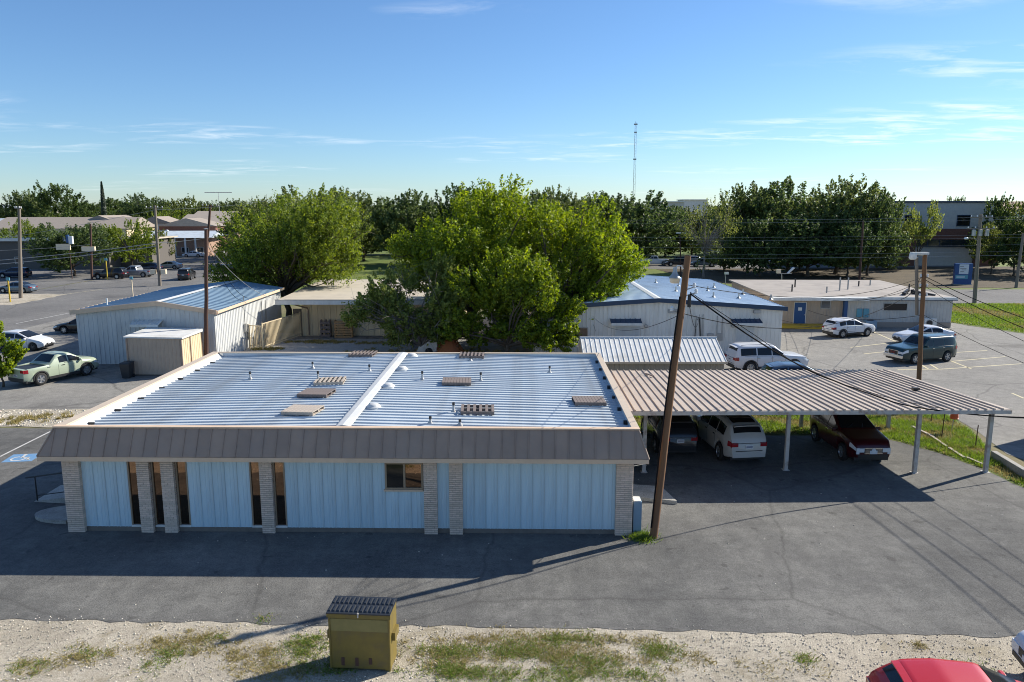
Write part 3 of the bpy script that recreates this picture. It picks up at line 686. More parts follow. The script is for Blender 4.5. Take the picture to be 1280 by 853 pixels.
def wall_door(parent, x, w=.95, h=2.05, mat='wall_white', z0=.05, y=-.045):
    d = MB().box(x,y,z0,x+w,y+.03,z0+h).build('door', mat, parent)
    MB().box(x-.06,y-.01,z0,x,y+.03,z0+h+.06).box(x+w,y-.01,z0,x+w+.06,y+.03,z0+h+.06).box(x,y-.01,z0+h,x+w,y+.03,z0+h+.06).build('door_frame','white_metal',d)
    MB().cbox((x+w-.1,y-.03,z0+h*.48),(.05,.05,.1)).build('handle','galv_metal',d)
    return d
def wall_window(parent, x0, x1, z0, z1, y=-.04, glass='window_glass', frame='galv_metal'):
    t=.06
    f = MB().box(x0,y-.02,z0,x0+t,y+.04,z1).box(x1-t,y-.02,z0,x1,y+.04,z1).box(x0+t,y-.02,z1-t,x1-t,y+.04,z1).box(x0+t,y-.02,z0,x1-t,y+.04,z0+t).build('window',frame,parent)
    MB().box(x0+t,y+.005,z0+t,x1-t,y+.02,z1-t).build('pane',glass,f); return f

wl = gable_metal('white_metal_building','white ribbed metal building with shaded end wall, tan fascia and blue-grey roof',-30.7,-20.95,53.0,68.5,3.85,4.42,-24.9,'wall_white','roof_grey_blue','fascia_tan')
awning(wl, 4.1, 3.15, 2.0, .75, 'white_metal'); wall_door(wl, 4.9)
wall_door(wl, 7.6, mat='fascia_tan')
for k, (y, z, w) in enumerate([(5.6,1.7,.25),(6.05,1.6,.2),(6.2,1.0,.18)]):
    MB().box(9.75,y,z-.3,9.95,y+w,z+.35).build('meter_box','galv_metal',wl)
for y, z0, z1 in [(5.75,1.8,4.2),(5.9,.1,1.4),(9.9,1.2,3.3),(10.9,1.2,3.3)]: MB().tube([(9.83,y,z0),(9.83,y,z1)],.035,6).build('conduit','galv_metal',wl)
MB().lathe([(.06,0),(.06,.5),(.0,.5)],8,(1.2,2.0,4.0)).build('vent_pipe','ridge_white',wl)

bs = thing('tan_shed','small tan ribbed metal shed with white lid roof beside white building','shed',(-25.3,49.15,0),R(-1.5))
for p0,p1,m_ in (((0,0),(3.6,0),'wall_tan'),((3.6,0),(3.6,3.1),'wall_cream'),((3.6,3.1),(0,3.1),'wall_tan'),((0,3.1),(0,0),'wall_tan')): corr_wall(bs,'wall',p0,p1,.12,2.58,m_,.26,.02)
MB().hexa([(-.15,-.12,2.58),(3.75,-.12,2.52),(3.75,3.2,2.52),(-.15,3.2,2.58)],[(-.15,-.12,2.68),(3.75,-.12,2.62),(3.75,3.2,2.72),(-.15,3.2,2.78)]).build('roof','white_metal',bs)
for x,y in ((-.03,-.03),(3.6,-.03),(3.6,1.3),(3.6,3.07)): MB().box(x-.03,y-.03,.12,x+.06,y+.06,2.52).build('corner_trim','mansard_brown',bs)
MB().box(.05,.05,0,3.55,3.05,.12).build('skid','stucco_dark',bs)

# cream building with oversailing flat roof
cb = thing('cream_building','cream ribbed building with oversailing flat pale roof and drain pipe','building',(-18.2,65.2,0))
corr_wall(cb,'front_wall',(0,0),(13.5,0),0,2.95,'wall_cream',.55,.03); corr_wall(cb,'side_wall',(0,13),(0,0),0,3.1,'wall_cream',.55,.03)
corr_wall(cb,'side_wall',(13.5,0),(13.5,13),0,3.1,'wall_cream',.55,.03); corr_wall(cb,'rear_wall',(13.5,13),(0,13),0,3.2,'wall_cream',.55,.03)
MB().hexa([(-1.5,-2.3,3.2),(14.2,-2.3,3.2),(14.2,13.4,3.5),(-1.5,13.4,3.5)],[(-1.5,-2.3,3.36),(14.2,-2.3,3.36),(14.2,13.4,3.66),(-1.5,13.4,3.66)]).build('roof','flat_roof_cream',cb)
MB().box(-1.54,-2.36,3.02,14.24,-2.305,3.40).build('fascia','white_metal',cb); MB().box(-1.54,-2.3,3.0,-1.5,13.4,3.34).build('fascia','white_metal',cb)
MB().box(-1.56,-2.38,3.40,14.26,-2.28,3.44).build('drip_edge','trim_navy',cb)
MB().tube([(-.9,-1.9,3.2),(.6,-.25,2.45),(.6,-.14,2.3),(.6,-.12,.1)],.06,8).build('drain_pipe','mansard_brown',cb)
MB().box(-.9,.5,0,-.1,.6,2.3).build('door_leaf','stucco_dark',cb)
for x,y,label in ((1.75,-.9,'dark wooden pallet standing on edge against the cream wall'),(3.0,-1.1,'warm brown stacked pallets leaning against the cream wall')):
    t = thing('leaning_pallet',label,'pallet',(-18.2+x,65.2+y,0)); n = 4 if x<2 else 7; m_ = 'wood_grey' if x<2 else 'wood_warm'
    for i in range(n): o = MB().box(0,0,.02+i*1.5/n,(.85 if x<2 else 1.55),.14,.02+(i+.62)*1.5/n).build('board',m_,t)
    for xx in (0,.38,.75) if x<2 else (0,.7,1.42): MB().box(xx,.14,.02,xx+.12,.5,1.5).build('stringer',m_,t)
# cream bar fences in the court
def bar_fence(label, a, b, h, nb, gate=False):
    a=Vector(a); b=Vector(b); d=b-a; f=thing('bar_fence',label,'fence',(a.x,a.y,0),math.atan2(d.y,d.x)); l=d.length
    for z in (.25,h-.05): MB().box(0,-.025,z-.03,l,.025,z+.03).build('rail','wall_cream',f)
    me=MB().box(-.025,-.02,.1,.025,.02,h-.08).mesh('bar','wall_cream')
    for i in range(nb): inst('bar',me,f,(l*(i+.5)/nb,0,0))
    for x in (0,l): MB().box(x-.05,-.05,0,x+.05,.05,h+.03).build('post','wall_cream',f)
bar_fence('cream bar fence panel running back to the cream building',(-19.5,58.6),(-18.3,65.0),2.1,34)
bar_fence('low cream bar gate between white building and fence panel',(-20.75,59.2),(-19.55,58.7),1.9,9)

wmid = gable_metal('blue_trim_building','white ribbed metal building with navy trim and pale blue gable roof',1.7,20.55,57.2,79.5,3.55,4.12,11.1,'wall_warm','roof_blue_white','trim_navy')
awning(wmid, 5.75, 2.62, 2.3, .8, 'trim_navy'); wall_door(wmid, 6.2, 1.8, 2.0); awning(wmid, 14.9, 2.62, 2.2, .8, 'trim_navy'); wall_door(wmid, 15.4, 1.3, 2.0)
MB().lathe([(0,0),(.14,0),(.14,.16),(0,.16)],12,(8.5,-.18,2.1),'y').build('wall_lamp','galv_metal',wmid); MB().lathe([(0,0),(.14,0),(.14,.16),(0,.16)],12,(15.1,-.18,2.1),'y').build('wall_lamp','galv_metal',wmid)
MB().box(10.15,-.12,3.1,10.9,-.04,3.4).build('flood_light','galv_metal',wmid); MB().box(16.6,-.25,3.1,17.1,-.04,3.35).build('flood_light','galv_metal',wmid)
w_ = wall_window(wmid, 2.3, 4.1, .9, 2.0)
for x,z0,z1 in ((12.3,.5,2.9),(12.8,.5,3.0),(13.9,1.0,2.9),(14.3,1.0,2.8)): MB().tube([(x,-.08,z0),(x,-.08,z1)],.04,6).build('conduit','galv_metal',wmid)
for x in (13.2,13.9): MB().box(x,-.15,1.0,x+.45,-.04,1.55).build('meter_box','galv_metal',wmid)
MB().tube([(12.25,-.06,.6),(12.3,-.06,2.6),(12.55,-.06,2.7),(12.7,-.06,.6)],.05,6).build('hose','plastic_black',wmid)
for x,y in [(12.2,7),(13.5,12),(14.6,4),(16.8,4.5),(15.4,9),(18.2,8),(19.6,5),(17,13),(11.8,14)]:
    z = 4.12-.57*abs(x-9.4)/9.4
    v = MB().lathe([(.2,0),(.07,.14),(.07,.42),(0,.42)],8,(x,y,z+.03)).build('vent_pipe','galv_metal',wmid)

# office with blue doors
of = thing('grey_office','long low grey ribbed office with blue doors and tan flat roof','building',(24.4,70.6,0),R(-2))
corr_wall(of,'front_wall',(0,0),(6.6,0),0,2.62,'wall_tan',.3,.02)
corr_wall(of,'front_wall',(6.6,-.35),(16.3,-.35),.0,2.72,'stucco',.3,.03)
corr_wall(of,'side_wall',(16.3,-.35),(16.3,15.5),0,2.72,'wall_white',.3); corr_wall(of,'side_wall',(0,15.5),(0,0),0,2.72,'wall_tan',.3); corr_wall(of,'rear_wall',(16.3,15.5),(0,15.5),0,2.72,'wall_tan',.3)
MB().hexa([(-.3,-.3,2.72),(16.5,-.3,2.72),(16.5,15.7,2.78),(-.3,15.7,2.78)],[(-.3,-.3,2.82),(16.5,-.3,2.82),(16.5,15.7,2.92),(-.3,15.7,2.92)]).build('roof','flat_roof_tan',of)
MB().box(-.35,-1.3,2.58,8.3,-.31,2.84).build('canopy','white_metal',of); MB().box(6.4,-.62,2.6,16.56,-.32,2.86).build('fascia','white_metal',of); MB().box(6.6,-.64,2.56,16.6,-.4,2.61).build('trim','trim_navy',of)
for x in (2.0,): wall_door(of,x,1.05,2.2,'blue_door')
MB().box(6.45,-.42,.1,6.75,.0,2.5).build('blue_post','blue_door',of)
MB().box(2.35,-.055,1.5,2.7,-.046,1.8).build('door_notice','sign_white',of)
wall_window(of,4.4,5.3,1.7,2.45); wall_window(of,10.0,12.2,1.55,2.3,-.4,'dark_glass')
MB().box(-.2,-1.7,0,6.6,-.05,.28).build('kerb_step','yellow_curb',of)
for x in (7.6,8.2): MB().box(x,-.5,.95,x+.48,-.37,1.75).build('meter_box','sign_teal',of)
MB().box(6.62,-.42,.0,16.28,-.36,.5).build('base_band','mortar',of)
ac = thing('air_conditioner','white outdoor air conditioner unit with round fan on grey office wall','air conditioner',(38.3,68.95,0),R(-2))
MB().box(-.55,-.2,.15,.55,.2,1.0).build('casing','white_metal',ac); MB().lathe([(0,0),(.32,0),(.32,-.03),(0,-.03)],20,(-.12,-.205,.58),'y').build('fan_grille','galv_metal',ac); MB().lathe([(0,0),(.26,0),(.26,-.02),(0,-.02)],20,(-.12,-.24,.58),'y').build('fan','plastic_black',ac)
for x in (-.45,.4): MB().box(x,-.2,0,x+.08,.2,.15).build('foot','galv_metal',ac)
MB().tube([(13.6,-.45,1.0),(13.6,-.45,2.5)],.07,6).build('duct','mansard_brown',of)
ac2 = thing('condenser_box','blue-grey condenser box behind the white crossover by the office','air conditioner',(33.0,69.3,0),R(-2)); MB().box(-.5,-.35,.05,.5,.35,.75).build('casing','roof_grey_blue',ac2); MB().box(-.5,-.35,0,.5,.35,.05).build('base','mortar',ac2); MB().lathe([(.3,.75),(.3,.79),(0,.79)],16).build('fan_guard','plastic_black',ac2)
for x,y,h in [(3,4,.7),(4.6,8,.9),(6,3,.6),(8.0,5,1.3),(9.2,6,1.2),(11.5,9,.6),(14.3,4,.8),(13.1,10,.6)]:
    MB().tube([(x,y,2.8),(x,y,2.85+h)],.07,6).build('vent_pipe','galv_metal' if rnd.random()<.5 else 'plastic_black',of)
o = MB().hexa([(12.6,1.0,2.86),(13.6,2.6,2.86),(13.6,2.9,2.86),(12.4,1.3,2.86)],[(12.6,1.0,3.1),(13.6,2.6,3.3),(13.6,2.9,3.3),(12.4,1.3,3.1)]).build('roof_tarp','plastic_black',of)
MB().hexa([(13.7,2.4,2.86),(15.3,.9,2.86),(15.5,1.2,2.86),(13.9,2.8,2.86)],[(13.7,2.4,3.25),(15.3,.9,2.95),(15.5,1.2,2.95),(13.9,2.8,3.25)]).build('roof_tarp','plastic_black',of)

# ============================================================ FAR BUILDINGS
def house(name, label, x, y, w, d, hw, hr, wall, roof, yaw=0., windows=0, ridge='x', cat='building', storeys=1, dark='window_glass', over=.5):
    b = thing(name, label, cat, (x,y,0), R(yaw))
    wl_ = MB().box(-w/2,0,0,w/2,d,hw).build('wall', wall, b)
    o = over
    if hr > .5:
        if ridge == 'x':
            MB().add([(-w/2-o,-o,hw),(w/2+o,-o,hw),(w/2+o,d+o,hw),(-w/2-o,d+o,hw),(-w/2-o,d/2,hw+hr),(w/2+o,d/2,hw+hr)],[(0,1,5,4),(2,3,4,5),(0,4,3),(1,2,5),(3,2,1,0)]).build('roof',roof,b)
        else:
            MB().add([(-w/2-o,-o,hw),(w/2+o,-o,hw),(w/2+o,d+o,hw),(-w/2-o,d+o,hw),(0,-o,hw+hr),(0,d+o,hw+hr)],[(0,4,5,3),(1,2,5,4),(0,1,4),(2,3,5),(3,2,1,0)]).build('roof',roof,b)
            MB().add([(-w/2,-.02,hw),(w/2,-.02,hw),(0,-.02,hw+hr*.93)],[(0,1,2)]).build('gable',wall,b)
    else:
        MB().box(-w/2-o,-o,hw,w/2+o,d+o,hw+max(hr,.2)).build('roof',roof,b)
    for s in range(storeys):
        for i in range(windows):
            xx = -w/2 + w*(i+.5)/windows; z0 = .9 + s*hw/storeys
            f = MB().box(xx-.75,-.06,z0,xx+.75,.02,z0+1.3).build('window','white_metal',b); MB().box(xx-.66,-.08,z0+.08,xx+.66,-.065,z0+1.22).build('pane',dark,f)
    return b
def at(px, Y): return (px-640)/950*(Y*.985+1.6)
house('brick_apartment','brown brick apartment block with tan gable roof and lit tan end wall',at(262,196),196,14,20,7.2,2.0,'brick_tan','shingle',8,3,'x',storeys=2)
house('brick_apartment','brick apartment block standing farthest down the street behind the tan one',at(290,230),230,22,18,8.0,1.9,'brick_red','shingle',8,4,'x',storeys=2)
ph = house('porch_house','low tan brick house with grey metal roof and white porch posts near parked cars',at(222,172),172,13,10,4.3,1.4,'brick_tan','roof_galvalume',6,4,'x',over=1.6)
for i in range(7): MB().box(-6.8+i*2.2,-1.5,0,-6.45+i*2.2,-1.2,4.3).build('porch_post','white_metal',ph)
MB().box(-7,-1.6,0,7,-.01,.25).build('porch_floor','concrete_flat',ph)
house('brick_house','dark brick house with pale gable end above the white porch house',at(236,182),182,13,9,6.6,1.9,'brick_red','shingle',4,2,'y',storeys=1)
house('white_gable_house','small white house with grey gable roof among the trees',at(195,205),205,9,10,6.8,1.8,'wall_white','shingle',4,2,'y')
house('tan_roof_house','long house with wide tan shingle hip roof behind the dark canopy',at(75,170),170,30,14,6.4,2.4,'wall_cream','shingle',0,5,'x')
house('tan_roof_house','house with short tan gable roof next to the tall cypress',at(128,176),176,14,12,6.6,2.6,'brick_tan','shingle',0,3,'y')
house('pale_roof_house','pale roofed house at the edge of the street trees',at(20,180),180,16,12,6.6,1.8,'wall_cream','roof_galvalume',0,3,'x')
house('distant_house','small distant house with long pale roof under the treetops',at(22,300),300,30,14,10.5,1.5,'stucco','roof_galvalume',0,5,'x')
dk = house('dark_canopy_building','long dark low building with white fascia behind street trees',at(40,138),138,28,14,5.0,.25,'stucco_dark','trim_navy',0,6,'x')
MB().box(-14.6,-.62,5.02,14.6,-.52,5.5).build('fascia','white_metal',dk); MB().box(4.0,3,5.25,7.5,6,6.2).build('roof_unit','white_metal',dk)
dk2 = house('dark_canopy_building','low brown building with flat pale roof edge behind the roadside tree',at(150,142),142,12,10,5.2,.25,'stucco_dark','flat_roof_cream',0,3,'x')
# two-storey civic building on the right
rb = thing('two_storey_building','two storey building, white above a red brick band, ribbon windows below','building',(78.5,146,0),R(-1.5))
MB().box(-14,0,0,14,24,11.9).build('wall','stucco',rb)
MB().box(-14.3,-.4,5.0,14.3,-.002,7.0).build('brick_band','brick_red',rb); MB().box(-14.2,-.3,11.9,14.2,24,12.2).build('roof_edge','trim_navy',rb)
for x0,x1 in ((-14.2,-4.6),(-1.6,9.5)):
    f = MB().box(x0,-.25,3.6,x1,-.003,4.95).build('window','trim_navy',rb)
    n=5
    for i in range(n): MB().box(x0+.1+(x1-x0-.1)*i/n,-.28,3.7,x0+(x1-x0)*(i+1)/n-.05,-.255,4.85).build('pane','window_glass',f)
MB().box(-4.6,-.35,0,-1.6,-.004,5.0).build('brick_pier','brick_red',rb); MB().box(9.5,-.35,0,14.2,-.004,5.0).build('brick_pier','brick_red',rb)
for x0,x1 in ((-4.0,-1.2),(5.8,8.3)):
    f = MB().box(x0,-.1,7.5,x1,-.002,9.6).build('window','trim_navy',rb); MB().box(x0+.12,-.13,7.62,x1-.12,-.105,9.48).build('pane','dark_glass',rb and f)
house('flat_white_building','distant flat white building with roof plant seen between treetops',at(835,330),330,13,12,13.2,.4,'stucco','white_metal',0,4)
house('tile_roof_house','house with pinkish roof half hidden behind trees on the right',at(1262,190),190,16,12,10.5,2.0,'stucco','brick_tan',0,3)
house('flat_white_building','pale low building with white parapet between treetops far off',at(868,350),350,11,12,14.2,.4,'wall_white','white_metal',0,3)
# information kiosk sign
kx, ky = G(1202,356)
ks = thing('kiosk_sign','tall blue roadside sign with white printed panel on the bank','sign',(kx,ky,0),R(-12))
MB().box(-1.15,-.3,0,1.15,.3,3.05).build('cabinet','sign_blue',ks)
MB().box(-.62,-.33,1.55,.62,-.305,2.95).build('white_panel','sign_white',ks); MB().box(-1.05,-.33,.85,.62,-.305,1.42).build('teal_panel','sign_teal',ks)
for i,(x,z,w,h) in enumerate([(-.3,2.6,.5,.12),(-.1,2.3,.8,.1),(.0,2.1,.6,.1),(-.2,1.85,.5,.1)]): MB().box(x-w/2,-.336,z,x+w/2,-.331,z+h).build('print_line','curtain',ks)
for i in range(2): MB().box(-.9,-.336,1.0+i*.18,.2,-.331,1.08+i*.18).build('print_line','sign_white',ks)
MB().box(-1.25,-.4,0,1.25,.4,.12).build('plinth','concrete_flat',ks)
# ============================================================ VEHICLES
def smooth_fn(keys, blur=.0):
    xs = [k[0] for k in keys]; ys = [k[1] for k in keys]
    if not blur: return lambda t: float(np.interp(t, xs, ys))
    return lambda t: float(np.mean([np.interp(t + o*blur, xs, ys) for o in (-1,-.6,-.25,0,.25,.6,1)]))
SPEC = {
 'sedan': dict(L=4.65, W=1.80, wb=2.68, wr=.325, top=[(0,.80),(.015,.93),(.03,1.02),(.15,1.07),(.315,1.42),(.40,1.46),(.52,1.44),(.715,.99),(.93,.80),(.98,.70),(1,.58)], belt=[(0,.86),(.2,.93),(.7,.88),(.95,.68),(1,.55)],
               cowl=.715, roofF=.53, roofR=.315, tail=.155, tumble=.42),
 'hatch': dict(L=4.15, W=1.72, wb=2.56, wr=.31, top=[(0,.80),(.012,.98),(.05,1.10),(.14,1.40),(.30,1.49),(.50,1.46),(.73,1.02),(.93,.82),(.98,.70),(1,.58)], belt=[(0,.90),(.2,.95),(.7,.90),(.95,.68),(1,.55)],
               cowl=.73, roofF=.51, roofR=.14, tail=.05, tumble=.42),
 'crossover': dict(L=4.72, W=1.88, wb=2.76, wr=.36, top=[(0,.85),(.012,1.08),(.03,1.18),(.095,1.55),(.25,1.68),(.5,1.67),(.70,1.18),(.93,1.06),(.975,.98),(.992,.86),(1,.74)], belt=[(0,1.0),(.2,1.08),(.7,1.05),(.95,.93),(1,.74)],
               cowl=.70, roofF=.52, roofR=.10, tail=.035, tumble=.40),
 'suv': dict(L=5.02, W=1.95, wb=2.92, wr=.385, top=[(0,.90),(.008,1.15),(.018,1.22),(.055,1.70),(.10,1.78),(.52,1.79),(.675,1.17),(.94,1.04),(.98,.93),(1,.72)], belt=[(0,1.06),(.2,1.12),(.7,1.07),(.95,.93),(1,.7)],
               cowl=.675, roofF=.535, roofR=.06, tail=.022, tumble=.30),
 'wagon': dict(L=5.06, W=2.0, wb=2.95, wr=.385, top=[(0,1.0),(.006,1.2),(.015,1.28),(.045,1.80),(.08,1.86),(.535,1.87),(.665,1.27),(.95,1.16),(.985,1.08),(1,.82)], belt=[(0,1.14),(.2,1.17),(.7,1.17),(.96,1.06),(1,.8)],
             cowl=.665, roofF=.55, roofR=.048, tail=.018, tumble=.24),
 'pickup': dict(L=5.7, W=1.98, wb=3.6, wr=.40, top=[(0,1.12),(.345,1.14),(.352,1.22),(.385,1.80),(.42,1.86),(.57,1.85),(.685,1.25),(.94,1.12),(.98,1.0),(1,.75)], belt=[(0,1.12),(.35,1.15),(.7,1.14),(.95,.98),(1,.7)],
                cowl=.685, roofF=.585, roofR=.385, tail=.355, tumble=.30, bed=(.035,.345,.55)),
 'compact_pickup': dict(L=4.97, W=1.90, wb=3.02, wr=.39, top=[(0,1.10),(.31,1.16),(.32,1.20),(.43,1.66),(.49,1.72),(.60,1.70),(.76,1.22),(.93,1.10),(.98,.95),(1,.7)], belt=[(0,1.10),(.30,1.14),(.7,1.10),(.95,.92),(1,.66)],
                cowl=.755, roofF=.62, roofR=.44, tail=.325, tumble=.36, bed=(.04,.30,.92)),
}
_wheel = {}
def wheel_meshes(r, rim):
    k = (round(r,3), rim)
    if k not in _wheel:
        w = .22
        ty = MB().lathe([(r*.64,-w/2),(r*.95,-w/2),(r,-w/2+.03),(r,w/2-.03),(r*.95,w/2),(r*.64,w/2)], 28, axis='y').mesh('wheel','rubber',True)
        rm = MB().lathe([(r*.66,-w*.30),(r*.66,w*.46),(r*.60,w*.47),(r*.57,w*.36),(r*.54,w*.10),(0,w*.08)], 28, axis='y')
        for i in range(5):
            a = 2*math.pi*i/5; c, s = math.cos(a), math.sin(a)
            def P(u, v, y): return (u*c-v*s, y, u*s+v*c)
            rm.hexa([P(.0,-.045,w*.1),P(r*.6,-.035,w*.1),P(r*.6,.035,w*.1),P(.0,.045,w*.1)],[P(.0,-.04,w*.44),P(r*.6,-.03,w*.43),P(r*.6,.03,w*.43),P(.0,.04,w*.44)])
        rm.lathe([(.07,w*.40),(.07,w*.47),(0,w*.48)],10,axis='y')
        _wheel[k] = (ty, rm.mesh('rim', rim))
    return _wheel[k]
_car_meshes = {}
def car(kind_, label, paint_, x, y, head, rim='rim_metal', scale=1., detail=2, front='plain', cladding=False, rails=False, group=None, name=None, zs_=1., glass_roof=False):
    """heading in degrees, 0 = facing +X, counter-clockwise"""
    S = SPEC[kind_]; Lc, W, wb, wr = S['L'], S['W'], S['wb'], S['wr']
    nm = name or {'sedan':'sedan','hatch':'hatchback','crossover':'crossover','suv':'sport_utility','wagon':'sport_utility','pickup':'pickup_truck','compact_pickup':'pickup_truck'}[kind_]
    cat = {'pickup':'pickup truck','compact_pickup':'pickup truck'}.get(kind_, 'car')
    t = thing(nm, label, cat, (x,y,.02), R(head), group); t.scale = (scale, scale, scale*zs_)
    top = smooth_fn(S['top'], .012); belt = smooth_fn(S['belt'], .03); sharp_top = smooth_fn(S['top'])
    xr, xf = -wb/2 - .02*Lc*.3, wb/2 - .02*Lc*.3
    sill = .24 if kind_ in ('sedan','hatch') else .31
    bed = S.get('bed')
    def hw(tt): return W/2*(1 - .20*abs(2*tt-1)**7 - (.03 if tt > .5 else .02)*abs(2*tt-1)**2)
    def zb(X):
        z = sill + .10*max(0, abs(2*X/Lc)-.82)/.18
        for xw in (xr, xf):
            d = abs(X-xw); Ra = wr+.065
            if d < Ra: z = max(z, wr*.98 + math.sqrt(max(0,Ra*Ra-d*d)))
        return z
    def section(tt):
        X = (tt-.5)*Lc; w = hw(tt); zt = top(tt) if not bed or tt > bed[1]+.01 else sharp_top(tt)
        zs = min(belt(tt), zt-.02); z0 = min(zb(X), zs-.06)
        g = max(0., zt-zs); P = [(w*.93, z0), (w*.965, z0+.1*(zs-z0)), (w*.99, z0+.35*(zs-z0)), (w, z0+.62*(zs-z0)), (w*.992, z0+.86*(zs-z0)), (w*.965, zs)]
        if bed and bed[0] < tt < bed[1]:
            P += [(w*.95, zt), (w*.88, zt), (w*.87, zt-.04), (w*.86, bed[2]+.02), (w*.5, bed[2]), (0, bed[2])]
        else:
            wr_ = w*.965 - S['tumble']*max(0, g-.06)
            cr = .035 + .03*min(1, g)
            P += [(w*.965-(w*.965-wr_)*.5, zs+(zt-cr-zs)*.5), (wr_+.01, zt-cr-.04*min(1,g*2)), (wr_-.06, zt-cr*.55), (wr_*.72, zt-.012), (wr_*.38, zt-.003), (0, zt)]
        return X, P
    # stations, denser near arches
    key = (kind_, paint_)
    ts = sorted(set([i/44 for i in range(45)] + [(xw + (wr+.065)*math.cos(R(a)))/Lc+.5 for xw in (xr,xf) for a in range(0,181,15)] + ([bed[0],bed[0]+.002,bed[1],bed[1]-.002] if bed else [])))
    if key not in _car_meshes:
        mb = MB(); n = 12; rows = []
        for tt in ts:
            X, P = section(tt); ring = [(X, p[0], p[1]) for p in P] + [(X, -p[0], p[1]) for p in reversed(P[:-1])]
            rows.append(ring)
        m = len(rows[0]); vs = [p for r_ in rows for p in r_]; fs = []
        for i in range(len(rows)-1):
            for k in range(m-1): fs.append((i*m+k, i*m+k+1, (i+1)*m+k+1, (i+1)*m+k))
            fs.append((i*m+m-1, i*m, (i+1)*m, (i+1)*m+m-1))
        fs.append(tuple(range(m))); fs.append(tuple((len(rows)-1)*m+k for k in range(m)))
        mb.add(vs, fs); me = mb.mesh('body', 'paint_'+paint_, True); me.set_sharp_from_angle(angle=R(38)); _car_meshes[key] = me
    body = inst('body', _car_meshes[key], t)
    def side_pt(tt, s, sg, off=.008):
        X, P = section(tt); a, b, c = P[5], P[6], P[7]
        if s < .5: p = (a[0]+(b[0]-a[0])*s*2, a[1]+(b[1]-a[1])*s*2)
        else: p = (b[0]+(c[0]-b[0])*(s*2-1), b[1]+(c[1]-b[1])*(s*2-1))
        return (X, sg*(p[0]+off), p[1]+off*.3)
    def patch(fn, us, vs, nmx, mat, parent):
        pts = [fn(u, v) for u in us for v in vs]; k = len(vs)
        o = MB().add(pts, [(i*k+j, i*k+j+1, (i+1)*k+j+1, (i+1)*k+j) for i in range(len(us)-1) for j in range(k-1)]).build(nmx, mat, parent, True)
        return o
    lin = lambda a, b, n: [a+(b-a)*i/n for i in range(n+1)]
    gl = 'dark_glass'
    # side windows
    cow, rf, rr, tl = S['cowl'], S['roofF'], S['roofR'], S['tail']
    front_lim = cow - .035
    splits = {'sedan':[front_lim-.005,.478,.462,.27],'hatch':[front_lim-.005,.47,.455,.20],'crossover':[front_lim,.475,.46,.285,.268,.13],'suv':[front_lim,.49,.478,.29,.275,.075],'wagon':[front_lim,.485,.473,.285,.27,.06],'pickup':[front_lim,.545,.535,.40],'compact_pickup':[front_lim-.005,.565,.55,.44]}[kind_]
    for sg in (1,-1):
        for i in range(0, len(splits), 2):
            a, b = splits[i], splits[i+1]
            patch(lambda u, v: side_pt(u, v, sg), lin(b, a, 10), lin(.10,.86,3), 'side_window', gl, t)
    def top_pt(tt, yy, off=.012):
        X, P = section(tt); h = [(p[0], p[1]) for p in P[7:]]; xs_ = [q[0] for q in reversed(h)]; zs_ = [q[1] for q in reversed(h)]
        lim = P[8][0]*.97; ya = min(abs(yy)*lim, lim)
        return (X, math.copysign(ya, yy), float(np.interp(ya, xs_, zs_))+off)
    patch(lambda u, v: top_pt(u, v), lin(rf+.012, cow-.012, 8), lin(-1,1,8), 'windshield', gl if detail > 1 else gl, t)
    if not bed:
        patch(lambda u, v: top_pt(u, v*.92), lin(tl+.012, rr-.01, 7), lin(-1,1,8), 'rear_window', gl, t)
    else:
        patch(lambda u, v: top_pt(u, v*.9), lin(tl+.012, rr-.01, 7), lin(-1,1,8), 'rear_window', gl, t)
        MB().box((bed[0]-.5)*Lc+.03, -W*.42, bed[2]+.005, (bed[1]-.5)*Lc-.03, W*.42, bed[2]+.03).build('bed_liner','plastic_black',t)
        if kind_ == 'compact_pickup': MB().box((bed[0]-.5)*Lc+.02, -W*.425, 1.045, (bed[1]-.5)*Lc-.01, W*.425, 1.085).build('bed_cover','plastic_black',t)
    # wheels
    ty, rm = wheel_meshes(wr, rim)
    for xw in (xr, xf):
        for sg in (1,-1):
            wo = inst('wheel', ty, t, (xw, sg*(W/2-.125), wr-.02*0), rot=(0,0,0 if sg > 0 else math.pi)); inst('rim', rm, wo)
    MB().box(-Lc/2+.12,-W*.40,sill-.06,Lc/2-.14,W*.40,.62).build('underbody','plastic_black',t)
    if detail < 1: return t
    # lamps, plates, grille, mirrors, handles
    zf = belt(.96); zr_ = min(belt(.03), top(.03)); wf, wr2 = hw(.985), hw(.01)
    def crn(sg, tt0, tt1, s0, s1, nmx, mat):
        def fn(u, v):
            X, P = section(u); q = [P[1],P[2],P[3],P[4],P[5]]; zz = P[0][1]+(P[5][1]-P[0][1])*v
            return (X, sg*(float(np.interp(zz,[p[1] for p in q],[p[0] for p in q]))+.008), zz)
        patch(fn, lin(tt0,tt1,4), lin(s0,s1,2), nmx, mat, t)
    for sg in (1,-1):
        crn(sg, .915,.998,.70,.97,'headlight','lamp_clear'); crn(sg, .002,.05,.66,.97,'taillight','lamp_red')
        MB().box(Lc/2-.03, sg*wf*.52 if sg>0 else -wf*.97, zf-.26, Lc/2+.012, wf*.97 if sg>0 else -wf*.52, zf-.10).build('headlight_lens','lamp_clear',t)
        MB().box(-Lc/2-.012, sg*wr2*.62 if sg>0 else -wr2*.98, zr_-.22, -Lc/2+.03, wr2*.98 if sg>0 else -wr2*.62, zr_-.06).build('taillight_lens','lamp_red',t)
        mx_ = (cow-.045-.5)*Lc
        o = MB().cbox((mx_, sg*(W/2+.06), belt(cow-.04)+.07), (.12,.2,.14)).build('mirror','paint_'+paint_ if detail>1 else 'plastic_black',t); bevelled(o,.03,2)
